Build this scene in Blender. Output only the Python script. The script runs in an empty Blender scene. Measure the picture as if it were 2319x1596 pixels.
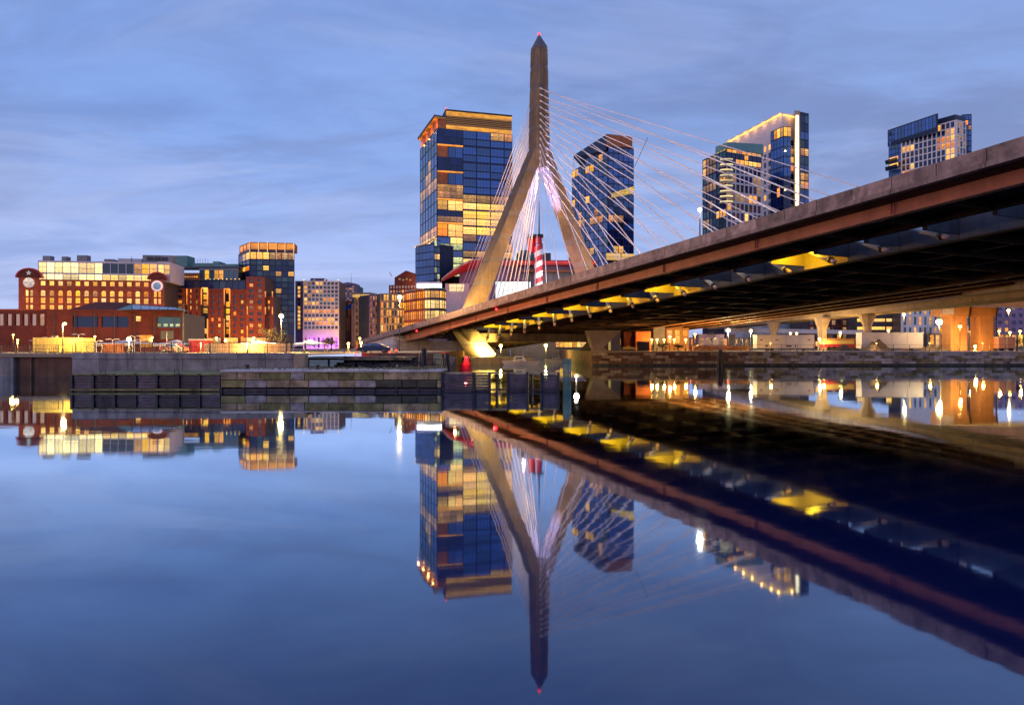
import bpy, math, random
from mathutils import Vector, Matrix
random.seed(7)
R = math.radians
scene = bpy.context.scene
COL = scene.collection

# ------------------------------------------------------------------ camera, sky, sun, exposure
CAM_H = 4.0
FPX, CU, CV = 1546.0, 1159.5, 785.0        # focal length, optical axis and horizon of the photograph
cam_d = bpy.data.cameras.new('camera'); cam_d.lens = 24.0; cam_d.sensor_width = 36.0
cam_d.shift_y = -13.0 / 2319.0; cam_d.clip_end = 8000.0; cam_d.clip_start = 0.3
cam = bpy.data.objects.new('camera', cam_d); COL.objects.link(cam)
cam.location = (0, 0, CAM_H); cam.rotation_euler = (R(90), 0, 0)
scene.camera = cam

SUN_EL, SUN_AZ = R(7.0), R(222.0)          # low twilight glow behind the camera, over the left shoulder
world = bpy.data.worlds.new('World'); scene.world = world; world.use_nodes = True
wn, wl = world.node_tree.nodes, world.node_tree.links
for n in list(wn): wn.remove(n)
def N(t, **k):
    n = wn.new(t)
    for a, b in k.items(): setattr(n, a, b)
    return n
def wmath(op, a, b=None, c=None):
    n = N('ShaderNodeMath', operation=op)
    for i, x in enumerate((a, b, c)):
        if x is None: continue
        if isinstance(x, (int, float)): n.inputs[i].default_value = x
        else: wl.new(x, n.inputs[i])
    return n.outputs[0]
def wmix(f, a, b, mode='MIX'):
    n = N('ShaderNodeMix', data_type='RGBA', blend_type=mode)
    for i, x in ((0, f), (6, a), (7, b)):
        if isinstance(x, (int, float)): n.inputs[i].default_value = x
        elif isinstance(x, tuple): n.inputs[i].default_value = x + (1,)
        else: wl.new(x, n.inputs[i])
    return n.outputs[2]
sky = N('ShaderNodeTexSky', sky_type='NISHITA', sun_disc=False)
sky.sun_elevation = SUN_EL; sky.sun_rotation = SUN_AZ
sky.air_density = 1.0; sky.dust_density = 0.6; sky.ozone_density = 3.0
SKY_STRENGTH = 0.15
tc = N('ShaderNodeTexCoord'); sep = N('ShaderNodeSeparateXYZ'); wl.new(tc.outputs['Generated'], sep.inputs[0])
zc = wmath('ADD', wmath('MAXIMUM', sep.outputs[2], 0.0), 0.16)
cmb = N('ShaderNodeCombineXYZ')
wl.new(wmath('DIVIDE', sep.outputs[0], zc), cmb.inputs[0]); wl.new(wmath('DIVIDE', sep.outputs[1], zc), cmb.inputs[1])
def cloud(scale, sx, sy, rot, det, rough, lo, hi, off=0.0, dist=0.0):
    mp = N('ShaderNodeMapping'); mp.inputs['Scale'].default_value = (sx, sy, 1); mp.inputs['Rotation'].default_value = (0, 0, R(rot))
    mp.inputs['Location'].default_value = (off, off * 1.7, off)
    wl.new(cmb.outputs[0], mp.inputs[0])
    nz = N('ShaderNodeTexNoise'); nz.inputs['Scale'].default_value = scale; nz.inputs['Detail'].default_value = det
    nz.inputs['Roughness'].default_value = rough; nz.inputs['Distortion'].default_value = dist
    wl.new(mp.outputs[0], nz.inputs['Vector'])
    mr = N('ShaderNodeMapRange', interpolation_type='SMOOTHSTEP'); mr.inputs[1].default_value = lo; mr.inputs[2].default_value = hi
    wl.new(nz.outputs[0], mr.inputs[0]); return mr.outputs[0]
# thin twilight overcast: a blue deck with greyer banks and paler streaks drawn out along the wind
c1 = cloud(0.95, 0.7, 1.15, 23, 10, 0.60, 0.41, 0.64, 3.1, 0.9)
c2 = cloud(1.4, 0.62, 1.2, 18, 9, 0.60, 0.45, 0.70, 9.3, 1.0)
c3 = cloud(0.42, 0.8, 1.2, -12, 7, 0.54, 0.36, 0.62, 5.7, 0.6)
c4 = cloud(2.9, 0.65, 1.15, 24, 9, 0.62, 0.42, 0.68, 1.9, 1.0)
base = wmix(0.72, sky.outputs[0], (1.65, 2.75, 6.5))
east = N('ShaderNodeMapRange', interpolation_type='SMOOTHSTEP'); east.inputs[1].default_value = 0.0; east.inputs[2].default_value = 0.75
wl.new(sep.outputs[0], east.inputs[0])
base = wmix(wmath('MULTIPLY', east.outputs[0], 0.60), base, (2.05, 2.45, 4.3))
base = wmix(wmath('MULTIPLY', c3, 0.80), base, (1.22, 1.72, 3.4))
base = wmix(wmath('MULTIPLY', c1, 0.55), base, (2.1, 3.4, 6.8))
base = wmix(wmath('MULTIPLY', c4, 0.46), base, (1.35, 1.9, 3.8))
base = wmix(wmath('MULTIPLY', c2, 0.45), base, (2.9, 3.7, 6.2))
up = N('ShaderNodeMapRange', interpolation_type='SMOOTHSTEP'); up.inputs[1].default_value = 0.22; up.inputs[2].default_value = 0.60
wl.new(sep.outputs[2], up.inputs[0])
base = wmix(wmath('MULTIPLY', up.outputs[0], 0.40), base, (1.2, 1.85, 3.9))
# brighter lavender air low over the horizon
hz = N('ShaderNodeMapRange', interpolation_type='SMOOTHSTEP')
hz.inputs[1].default_value = 0.30; hz.inputs[2].default_value = -0.02; wl.new(sep.outputs[2], hz.inputs[0])
base = wmix(wmath('MULTIPLY', hz.outputs[0], wmath('MULTIPLY_ADD', c1, 0.35, 0.34)), base, (4.4, 4.9, 7.2))
base = wmix(1.0, base, (1.04, 1.0, 0.97), 'MULTIPLY')
bg = N('ShaderNodeBackground'); bg.inputs[1].default_value = SKY_STRENGTH
wl.new(base, bg.inputs[0])
wo = N('ShaderNodeOutputWorld'); wl.new(bg.outputs[0], wo.inputs[0])

sd = bpy.data.lights.new('sun', 'SUN'); sd.energy = 0.62; sd.angle = R(25); sd.color = (1.0, 0.52, 0.38)
sun = bpy.data.objects.new('sun', sd); COL.objects.link(sun)
sdir = Vector((math.sin(SUN_AZ) * math.cos(SUN_EL), math.cos(SUN_AZ) * math.cos(SUN_EL), math.sin(SUN_EL)))
sun.rotation_euler = sdir.to_track_quat('Z', 'Y').to_euler()

scene.view_settings.view_transform = 'Standard'; scene.view_settings.look = 'None'
scene.view_settings.exposure = 0.0; scene.view_settings.gamma = 1.0; scene.view_settings.use_curve_mapping = False
scene.render.engine = 'CYCLES'
scene.cycles.use_denoising = True
scene.cycles.max_bounces = 5; scene.cycles.diffuse_bounces = 2; scene.cycles.glossy_bounces = 3
scene.cycles.transmission_bounces = 2; scene.cycles.sample_clamp_indirect = 6.0
scene.cycles.caustics_reflective = False; scene.cycles.caustics_refractive = False

# ------------------------------------------------------------------ helpers
def PX(u, Y): return (u - CU) / FPX * Y
def PZ(v, Y): return CAM_H + (CV - v) / FPX * Y
def PT(u, v, Y): return Vector((PX(u, Y), Y, PZ(v, Y)))

MATS = {}
def mat(name, col, rough=0.7, var=0.25, vs=0.6, bump=0.0, bs=3.0, metal=0.0, col2=None, spec=0.5, stain=0.0):
    """painted / mineral surface: two-tone world-space noise, optional bump and run-down stains"""
    if name in MATS: return MATS[name]
    m = bpy.data.materials.new(name); m.use_nodes = True; MATS[name] = m
    nt = m.node_tree; b = nt.nodes['Principled BSDF']
    b.inputs['Roughness'].default_value = rough; b.inputs['Metallic'].default_value = metal
    b.inputs['Specular IOR Level'].default_value = spec
    g = nt.nodes.new('ShaderNodeNewGeometry')
    nz = nt.nodes.new('ShaderNodeTexNoise'); nz.inputs['Scale'].default_value = vs; nz.inputs['Detail'].default_value = 6
    nz.inputs['Roughness'].default_value = 0.62
    nt.links.new(g.outputs['Position'], nz.inputs['Vector'])
    mr = nt.nodes.new('ShaderNodeMapRange'); mr.inputs[1].default_value = 0.3; mr.inputs[2].default_value = 0.7
    nt.links.new(nz.outputs[0], mr.inputs[0])
    mx = nt.nodes.new('ShaderNodeMix'); mx.data_type = 'RGBA'
    c2 = col2 or tuple(max(0, c * (1 - 2 * var)) for c in col)
    mx.inputs[6].default_value = tuple(col) + (1,); mx.inputs[7].default_value = tuple(c2) + (1,)
    nt.links.new(mr.outputs[0], mx.inputs[0])
    out = mx.outputs[2]
    oi = nt.nodes.new('ShaderNodeObjectInfo')
    mr3 = nt.nodes.new('ShaderNodeMapRange'); mr3.inputs[3].default_value = 1 - var * 0.6; mr3.inputs[4].default_value = 1 + var * 0.6
    nt.links.new(oi.outputs['Random'], mr3.inputs[0])
    hs = nt.nodes.new('ShaderNodeHueSaturation'); nt.links.new(out, hs.inputs['Color']); nt.links.new(mr3.outputs[0], hs.inputs['Value'])
    out = hs.outputs[0]
    if stain > 0:
        mp = nt.nodes.new('ShaderNodeMapping'); mp.inputs['Scale'].default_value = (1.3, 1.3, 0.09)
        nt.links.new(g.outputs['Position'], mp.inputs[0])
        n2 = nt.nodes.new('ShaderNodeTexNoise'); n2.inputs['Scale'].default_value = 1.0; n2.inputs['Detail'].default_value = 5
        nt.links.new(mp.outputs[0], n2.inputs['Vector'])
        m2 = nt.nodes.new('ShaderNodeMapRange'); m2.inputs[1].default_value = 0.5; m2.inputs[2].default_value = 0.72; m2.inputs[4].default_value = stain
        nt.links.new(n2.outputs[0], m2.inputs[0])
        x2 = nt.nodes.new('ShaderNodeMix'); x2.data_type = 'RGBA'; x2.inputs[7].default_value = tuple(c * 0.3 for c in col) + (1,)
        nt.links.new(m2.outputs[0], x2.inputs[0]); nt.links.new(out, x2.inputs[6]); out = x2.outputs[2]
    nt.links.new(out, b.inputs['Base Color'])
    if bump > 0:
        n3 = nt.nodes.new('ShaderNodeTexNoise'); n3.inputs['Scale'].default_value = bs; n3.inputs['Detail'].default_value = 5
        nt.links.new(g.outputs['Position'], n3.inputs['Vector'])
        bp = nt.nodes.new('ShaderNodeBump'); bp.inputs['Strength'].default_value = bump; bp.inputs['Distance'].default_value = 0.08
        nt.links.new(n3.outputs[0], bp.inputs['Height']); nt.links.new(bp.outputs[0], b.inputs['Normal'])
    return m

def glow(name, col, strength, var=0.5, vs=(0.7, 0.7, 1.6), lo=0.35, sample=False, mull=0, sash=0):
    """something that gives off light. var > 0: a lit room behind glass (brighter ceiling, clutter, bars, tint from room to room)"""
    if name in MATS: return MATS[name]
    m = bpy.data.materials.new(name); m.use_nodes = True; MATS[name] = m
    nt = m.node_tree; b = nt.nodes['Principled BSDF']; L = nt.links.new
    b.inputs['Base Color'].default_value = (0.02, 0.02, 0.025, 1); b.inputs['Roughness'].default_value = 0.1
    b.inputs['Emission Color'].default_value = tuple(col) + (1,)
    m.cycles.emission_sampling = 'AUTO' if sample else 'NONE'
    if not var:
        b.inputs['Emission Strength'].default_value = strength; return m
    def mth(op, a, b_=None):
        n = nt.nodes.new('ShaderNodeMath'); n.operation = op
        for k, x in enumerate((a, b_)):
            if x is None: continue
            if isinstance(x, (int, float)): n.inputs[k].default_value = x
            else: L(x, n.inputs[k])
        return n.outputs[0]
    def rng(x, a, b_, c, d):
        n = nt.nodes.new('ShaderNodeMapRange'); n.inputs[1].default_value = a; n.inputs[2].default_value = b_; n.inputs[3].default_value = c; n.inputs[4].default_value = d
        L(x, n.inputs[0]); return n.outputs[0]
    oi = nt.nodes.new('ShaderNodeObjectInfo'); rnd_ = oi.outputs['Random']
    tcn = nt.nodes.new('ShaderNodeTexCoord'); sp = nt.nodes.new('ShaderNodeSeparateXYZ'); L(tcn.outputs['Generated'], sp.inputs[0])
    g = nt.nodes.new('ShaderNodeNewGeometry'); mp = nt.nodes.new('ShaderNodeMapping'); mp.inputs['Scale'].default_value = tuple(x*1.6 for x in vs)
    L(g.outputs['Position'], mp.inputs[0])
    nz = nt.nodes.new('ShaderNodeTexNoise'); nz.inputs['Scale'].default_value = 1.0; nz.inputs['Detail'].default_value = 4
    L(mp.outputs[0], nz.inputs['Vector'])
    s = rng(nz.outputs[0], 0.36, 0.62, strength*(1 - var*0.8), strength*1.15)
    s = mth('MULTIPLY', s, rng(rnd_, 0, 1, lo, 1.2))
    s = mth('MULTIPLY', s, rng(sp.outputs[2], 0.05, 0.75, 1 - var*0.55, 1.08))
    if mull:
        fx = mth('FRACT', mth('MULTIPLY', sp.outputs[0], float(mull)))
        s = mth('MULTIPLY', s, rng(mth('ABSOLUTE', mth('SUBTRACT', fx, 0.5)), 0.455, 0.475, 1.0, 0.35))
    if sash:
        s = mth('MULTIPLY', s, rng(mth('ABSOLUTE', mth('SUBTRACT', sp.outputs[2], mth('ADD', 0.42, mth('MULTIPLY', rnd_, 0.2)))), 0.03, 0.05, 0.45, 1.0))
    L(s, b.inputs['Emission Strength'])
    if not mull: return m
    hs = nt.nodes.new('ShaderNodeHueSaturation'); hs.inputs['Color'].default_value = tuple(col) + (1,)
    L(rng(mth('FRACT', mth('MULTIPLY', rnd_, 7.31)), 0, 1, 0.482, 0.506), hs.inputs['Hue'])
    L(rng(mth('FRACT', mth('MULTIPLY', rnd_, 3.77)), 0, 1, 0.93, 1.06), hs.inputs['Saturation'])
    L(hs.outputs[0], b.inputs['Emission Color'])
    return m

def glass(name, col, rough=0.08, spec=0.8, mull=0.0):
    """unlit curtain-wall glass that mirrors the sky; faint mullion rhythm from the object's own coordinates"""
    if name in MATS: return MATS[name]
    m = bpy.data.materials.new(name); m.use_nodes = True; MATS[name] = m
    nt = m.node_tree; b = nt.nodes['Principled BSDF']
    b.inputs['Roughness'].default_value = rough; b.inputs['IOR'].default_value = 1.55 + spec * 0.5
    oi = nt.nodes.new('ShaderNodeObjectInfo')
    m3 = nt.nodes.new('ShaderNodeMapRange'); m3.inputs[3].default_value = 0.55; m3.inputs[4].default_value = 1.35
    nt.links.new(oi.outputs['Random'], m3.inputs[0])
    hs = nt.nodes.new('ShaderNodeHueSaturation'); hs.inputs['Color'].default_value = tuple(col) + (1,)
    nt.links.new(m3.outputs[0], hs.inputs['Value'])
    out = hs.outputs[0]
    if mull > 0:
        tcn = nt.nodes.new('ShaderNodeTexCoord'); br = nt.nodes.new('ShaderNodeTexBrick')
        mp = nt.nodes.new('ShaderNodeMapping'); mp.inputs['Rotation'].default_value = (R(90), 0, 0)
        nt.links.new(tcn.outputs['Object'], mp.inputs[0]); nt.links.new(mp.outputs[0], br.inputs['Vector'])
        br.offset = 0; br.inputs['Scale'].default_value = 1.0; br.inputs['Brick Width'].default_value = 0.25
        br.inputs['Row Height'].default_value = 0.5; br.inputs['Mortar Size'].default_value = mull
        nt.links.new(out, br.inputs['Color1']); nt.links.new(out, br.inputs['Color2'])
        br.inputs['Mortar'].default_value = (0.006, 0.01, 0.03, 1)
        out = br.outputs[0]
    nt.links.new(out, b.inputs['Base Color'])
    return m

# ---- mesh building
class MB:
    def __init__(s): s.v = []; s.f = []
    def quad(s, a, b, c, d):
        n = len(s.v); s.v += [tuple(a), tuple(b), tuple(c), tuple(d)]; s.f.append((n, n+1, n+2, n+3)); return s
    def hexa(s, p):           # p: 4 bottom then 4 top points, same winding
        n = len(s.v); s.v += [tuple(q) for q in p]
        for f in ((3,2,1,0), (4,5,6,7), (0,1,5,4), (1,2,6,5), (2,3,7,6), (3,0,4,7)): s.f.append(tuple(n+i for i in f))
        return s
    def box(s, x0, x1, y0, y1, z0, z1):
        return s.hexa([(x0,y0,z0),(x1,y0,z0),(x1,y1,z0),(x0,y1,z0),(x0,y0,z1),(x1,y0,z1),(x1,y1,z1),(x0,y1,z1)])
    def prism(s, poly, z0, z1):   # z0, z1 number or list per corner
        n = len(s.v); k = len(poly)
        za = z0 if isinstance(z0, (list, tuple)) else [z0]*k; zb = z1 if isinstance(z1, (list, tuple)) else [z1]*k
        s.v += [(p[0], p[1], z) for p, z in zip(poly, za)] + [(p[0], p[1], z) for p, z in zip(poly, zb)]
        s.f.append(tuple(n+i for i in reversed(range(k)))); s.f.append(tuple(n+k+i for i in range(k)))
        for i in range(k):
            j = (i+1) % k; s.f.append((n+i, n+j, n+k+j, n+k+i))
        return s
    def rings(s, rings, cap=True):
        n = len(s.v); k = len(rings[0])
        for r in rings: s.v += [tuple(p) for p in r]
        for a in range(len(rings)-1):
            for i in range(k):
                j = (i+1) % k; s.f.append((n+a*k+i, n+a*k+j, n+(a+1)*k+j, n+(a+1)*k+i))
        if cap:
            s.f.append(tuple(n+i for i in reversed(range(k)))); m = n+(len(rings)-1)*k; s.f.append(tuple(m+i for i in range(k)))
        return s
    def tube(s, pts, r, k=8, cap=True):
        pts = [Vector(p) for p in pts]; rr = r if isinstance(r, (list, tuple)) else [r]*len(pts)
        rings = []
        for i, p in enumerate(pts):
            d = (pts[min(i+1, len(pts)-1)] - pts[max(i-1, 0)]).normalized()
            a = d.cross(Vector((0, 0, 1)))
            if a.length < 1e-4: a = Vector((1, 0, 0))
            a.normalize(); b = a.cross(d).normalized()
            rings.append([p + (a*math.cos(2*math.pi*q/k) + b*math.sin(2*math.pi*q/k))*rr[i] for q in range(k)])
        return s.rings(rings, cap)
    def ball(s, c, r, k=10, m=6, sz=1.0):
        c = Vector(c); rings = []
        for i in range(1, m):
            t = math.pi*i/m
            rings.append([c + Vector((r*math.sin(t)*math.cos(2*math.pi*q/k), r*math.sin(t)*math.sin(2*math.pi*q/k), -r*sz*math.cos(t))) for q in range(k)])
        return s.rings(rings)
    def mesh(s, name, m):
        me = bpy.data.meshes.new(name); me.from_pydata(s.v, [], s.f)
        if m is not None: me.materials.append(m)
        me.validate(); me.update(); return me
    def build(s, name, m, parent=None, smooth=False):
        """vertices are world coordinates; the object takes its parent's origin off"""
        if parent is not None:
            L = parent.get('_o'); o3 = Vector(L) if L else Vector((0, 0, 0))
            s.v = [tuple(Vector(p) - o3) for p in s.v]
        me = s.mesh(name, m)
        if smooth:
            for p in me.polygons: p.use_smooth = True
        o = bpy.data.objects.new(name, me); COL.objects.link(o)
        o['_o'] = parent['_o'] if parent is not None else (0.0, 0.0, 0.0)     # sub-parts share the thing's origin
        if parent is not None: o.parent = parent
        return o
def tag(o, label, cat, group=None):
    o['label'] = label; o['category'] = cat
    if group: o['group'] = group
    return o
def struct(o): o['kind'] = 'structure'; return o
def thing(name, loc, label, cat, group=None):
    o = bpy.data.objects.new(name, None); COL.objects.link(o); o.location = loc; o.empty_display_size = 0.3
    o['_o'] = tuple(loc); return tag(o, label, cat, group)
UNIT = {}
def unit(m):
    if m.name not in UNIT:
        UNIT[m.name] = MB().box(-.5, .5, -.5, .5, -.5, .5).mesh('box_' + m.name, m)
    return UNIT[m.name]
def ubox(name, parent, c, size, m, rz=0.0):
    """a box part that shares one unit mesh per material"""
    o = bpy.data.objects.new(name, unit(m)); COL.objects.link(o)
    L = Vector(parent['_o']); o.parent = parent; o['_o'] = parent['_o']
    o.location = Vector(c) - L; o.scale = size; o.rotation_euler = (0, 0, rz); return o

def lamp(kind, loc, energy, col, parent=None, size=0.3, target=None, angle=60, blend=0.6, name='bulb_light'):
    d = bpy.data.lights.new(name, kind); d.energy = energy; d.color = col
    if kind in ('POINT', 'SPOT'): d.shadow_soft_size = size
    if kind == 'SPOT': d.spot_size = R(angle); d.spot_blend = blend
    o = bpy.data.objects.new(name, d); COL.objects.link(o)
    L = Vector(parent['_o']) if parent is not None else Vector((0, 0, 0))
    o.location = Vector(loc) - L
    if parent is not None: o.parent = parent
    if target is not None: o.rotation_euler = (Vector(loc) - Vector(target)).to_track_quat('Z', 'Y').to_euler()
    return o

def facade(parent, A, B, cols, rows, wallm, pick, depth=0.35, z0=None, z1=None, wname='window', arch=(), trim=0.0, end=True, face='wall'):
    """one face of a building between plan points A (left) and B (right, seen from outside).
    cols: [(x0,x1)] in metres along A-B, rows: [(za,zb)]; piers and spandrels stand 'depth' proud of the panes."""
    A, B = Vector(A), Vector(B); D = (B - A); L = D.length; D.normalize(); Nn = Vector((D.y, -D.x)); rz = math.atan2(D.y, D.x)
    if z0 is None: z0 = rows[0][0] - 1
    if z1 is None: z1 = rows[-1][1] + 1
    mb = MB()
    def slab(xa, xb, za, zb, d0, d1):
        q = []
        for z in (za, zb):
            for (x, d) in ((xa, d1), (xb, d1), (xb, d0), (xa, d0)):
                p = A + D*x + Nn*d; q.append((p.x, p.y, z))
        mb.hexa(q)
    edges = [0.0] + [c for xy in cols for c in xy] + [L]
    for i in range(0, len(edges), 2):
        if edges[i+1] - edges[i] > 0.02: slab(edges[i], edges[i+1], z0, z1, 0.0, depth)
    lv = [z0] + [c for xy in rows for c in xy] + [z1]
    for (xa, xb) in cols:
        for i in range(0, len(lv), 2):
            if lv[i+1] - lv[i] > 0.02: slab(xa - 0.02, xb + 0.02, lv[i], lv[i+1], 0.0, depth - 0.012 - trim)
        for j in arch:
            za, zb = rows[j]; h = (xb - xa) * 0.5
            for (xe, sgn) in ((xa, 1), (xb, -1)):
                prev = None
                for q in range(5):
                    t = math.pi/2*q/4
                    x = xe + sgn*h*(1-math.sin(t)) if False else xe + sgn*(h - h*math.cos(t)); z = zb - h*0.8 + h*0.8*math.sin(t)
                    if prev:
                        xx0, zz0 = prev; lo, hi = min(xx0, x), max(xx0, x)
                        slab(lo, hi, (zz0+z)/2, zb + 0.01, 0.0, depth - 0.02)
                    prev = (x, z)
    mb.build(face, wallm, parent)
    for i, (xa, xb) in enumerate(cols):
        for j, (za, zb) in enumerate(rows):
            m = pick(i, j)
            if m is None: continue
            p = A + D*(xa+xb)/2 + Nn*0.04
            ubox(wname, parent, (p.x, p.y, (za+zb)/2), (xb-xa-0.01, 0.06, zb-za-0.01), m, rz)
def even(L, n, gap, m0=0.0, m1=None):
    """n openings over length L with 'gap' between and margins"""
    m1 = m0 if m1 is None else m1
    w = (L - m0 - m1 - gap*(n-1)) / n
    return [(m0 + i*(w+gap), m0 + i*(w+gap) + w) for i in range(n)]
def levels(z0, z1, n, gap): return [(z0 + a, z0 + b) for a, b in even(z1 - z0, n, gap)]
def runs(opts, seed, keep=0.62):
    """storeys are lit in runs: a window tends to match its neighbour on the same floor"""
    rows = {}
    def f(i, j):
        if j not in rows: rows[j] = (random.Random(seed*997 + j*31), [])
        r, seq = rows[j]
        while len(seq) <= i:
            seq.append(seq[-1] if seq and r.random() < keep else r.choices([o[0] for o in opts], [o[1] for o in opts])[0])
        return seq[i]
    return f
def chooser(opts, seed):
    rnd = random.Random(seed)
    ms = [o[0] for o in opts]; ws = [o[1] for o in opts]
    return lambda i, j: rnd.choices(ms, ws)[0]

# ------------------------------------------------------------------ materials
M_conc = mat('concrete_pale', (0.52, 0.42, 0.38), 0.85, 0.22, 0.35, 0.25, 4.0, stain=0.55)
M_tower = mat('concrete_tower', (0.20, 0.14, 0.09), 0.85, 0.22, 0.35, 0.2, 3.0, stain=0.6)
M_tower2 = mat('concrete_groove', (0.16, 0.13, 0.11), 0.9, 0.1, 0.4)
M_para = mat('concrete_parapet', (0.50, 0.34, 0.29), 0.88, 0.34, 0.9, 0.4, 6.0, stain=0.85)
M_red = mat('red_girder_paint', (0.50, 0.17, 0.11), 0.6, 0.22, 0.5, 0.05, 3.0, stain=0.3)
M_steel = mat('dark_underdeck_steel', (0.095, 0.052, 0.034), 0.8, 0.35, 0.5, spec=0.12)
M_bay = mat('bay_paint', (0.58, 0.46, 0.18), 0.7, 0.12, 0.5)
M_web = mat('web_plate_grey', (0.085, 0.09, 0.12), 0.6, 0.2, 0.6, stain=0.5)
M_pipe = mat('anchor_pipe_white', (0.72, 0.70, 0.70), 0.45, 0.08, 1.0)
M_pipe_end = mat('anchor_cap_pink', (0.70, 0.42, 0.36), 0.5, 0.08, 1.0)
M_black = mat('black_metal', (0.015, 0.014, 0.016), 0.45, 0.2, 1.0)
M_cable = mat('cable_sheath', (0.86, 0.76, 0.76), 0.45, 0.06, 0.3)
M_asph = mat('asphalt', (0.06, 0.055, 0.05), 0.9, 0.3, 0.8)
M_pave = mat('bank_paving', (0.22, 0.18, 0.14), 0.9, 0.3, 0.5)
M_wallc = mat('seawall_concrete', (0.38, 0.33, 0.32), 0.9, 0.3, 0.5, 0.35, 3.0, stain=0.85)
M_wallb = mat('seawall_brown', (0.26, 0.13, 0.08), 0.9, 0.3, 0.4, 0.3, 3.0, stain=0.7)
M_timber = mat('wet_timber', (0.055, 0.040, 0.055), 0.55, 0.45, 1.5, 0.4, 6.0)
M_timber2 = mat('wet_timber_violet', (0.12, 0.085, 0.12), 0.5, 0.4, 1.5, 0.4, 6.0)
M_stone = mat('granite_block', (0.70, 0.50, 0.29), 0.9, 0.42, 0.9, 0.5, 5.0, stain=0.8)
M_stone2 = mat('granite_block_grey', (0.62, 0.52, 0.49), 0.9, 0.42, 0.9, 0.5, 5.0, stain=0.7)
M_stone3 = mat('granite_block_mossy', (0.46, 0.38, 0.15), 0.9, 0.42, 0.9, 0.5, 5.0, stain=0.6)
M_cope = mat('coping_pale', (0.74, 0.64, 0.60), 0.9, 0.25, 0.8, 0.3, 4.0)
M_tide = mat('tide_stone', (0.10, 0.085, 0.05), 0.6, 0.4, 1.2, 0.5, 5.0)
M_mort = mat('joint_dark', (0.03, 0.025, 0.022), 0.95, 0.2, 1.0)
M_rail = mat('railing_iron', (0.05, 0.04, 0.04), 0.5, 0.2, 1.0)
M_brick = mat('red_brick', (0.46, 0.095, 0.045), 0.9, 0.22, 0.8, 0.2, 6.0)
M_brickd = mat('dark_red_brick', (0.16, 0.032, 0.022), 0.9, 0.22, 0.5, 0.2, 6.0)
M_brick2 = mat('orange_brick', (0.40, 0.08, 0.035), 0.9, 0.2, 0.8, 0.2, 6.0)
M_white = mat('white_paint', (0.78, 0.76, 0.76), 0.6, 0.08, 0.5)
M_offw = mat('offwhite_panel', (0.66, 0.60, 0.62), 0.7, 0.1, 0.3)
M_grey = mat('grey_panel', (0.30, 0.29, 0.30), 0.7, 0.15, 0.3)
M_dgrey = mat('dark_panel', (0.07, 0.065, 0.075), 0.6, 0.2, 0.3)
M_teal = mat('teal_copper', (0.16, 0.33, 0.32), 0.7, 0.15, 0.3)
M_navy = mat('navy_mullion', (0.012, 0.022, 0.07), 0.4, 0.2, 0.3)
M_tan = mat('tan_stone', (0.45, 0.33, 0.22), 0.85, 0.2, 0.4)
M_viol = mat('violet_panel', (0.30, 0.20, 0.34), 0.8, 0.2, 0.3)
M_rust = mat('rust_panel', (0.50, 0.15, 0.05), 0.7, 0.2, 0.5)
M_redp = mat('red_paint', (0.55, 0.03, 0.04), 0.5, 0.12, 0.5)
M_yel = mat('yellow_paint', (0.75, 0.55, 0.15), 0.6, 0.1, 0.6)
M_orange = mat('orange_steel', (0.55, 0.24, 0.08), 0.7, 0.15, 0.5, stain=0.3)
M_dirt = mat('dirt', (0.16, 0.12, 0.09), 0.95, 0.35, 1.2, 0.6, 3.0)
M_dirt2 = mat('grey_gravel', (0.26, 0.25, 0.24), 0.95, 0.35, 1.2, 0.6, 3.0)
M_navp = mat('green_board', (0.22, 0.38, 0.30), 0.6, 0.3, 1.2, 0.2, 3.0)
M_rock = mat('riprap', (0.13, 0.09, 0.08), 0.95, 0.4, 1.0, 0.5, 3.0)
M_leaf = mat('dark_leaf', (0.07, 0.06, 0.02), 0.8, 0.4, 1.0)
M_bark = mat('bark', (0.07, 0.05, 0.035), 0.9, 0.3, 2.0)
M_skyl = mat('skylight_glass', (0.42, 0.50, 0.62), 0.3, 0.1)

G_warm = glow('window_warm', (1.0, 0.47, 0.07), 1.75, 0.45, mull=2, sash=1)
G_amber = glow('window_amber', (1.0, 0.33, 0.03), 1.6, 0.5, mull=2, sash=1)
G_pale = glow('window_pale', (1.0, 0.60, 0.18), 1.9, 0.35, mull=2, sash=1)
G_white = glow('window_white', (1.0, 0.72, 0.29), 2.1, 0.3, mull=2, sash=1)
G_green = glow('window_greenish', (0.85, 0.90, 0.40), 1.1, 0.7, (0.4, 0.4, 0.9), mull=4, sash=1)
G_office = glow('office_floor', (1.0, 0.53, 0.11), 2.0, 0.5, (0.5, 0.5, 2.4), lo=0.75, mull=5, sash=1)
G_officedim = glow('office_floor_dim', (1.0, 0.48, 0.13), 1.05, 0.8, (0.5, 0.5, 2.0), mull=5, sash=1)
G_dim = glow('window_dim', (0.9, 0.48, 0.2), 0.5, 0.6, mull=2, sash=1)
W_dark = glass('pane_dark', (0.020, 0.028, 0.045), 0.1, 0.5)
W_blue = glass('pane_blue', (0.014, 0.10, 0.42), 0.07, 0.9, 0.02)
W_navy = glass('pane_navy', (0.006, 0.014, 0.09), 0.1, 0.2)
W_teal = glass('pane_teal', (0.03, 0.09, 0.11), 0.1, 0.6)

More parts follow.
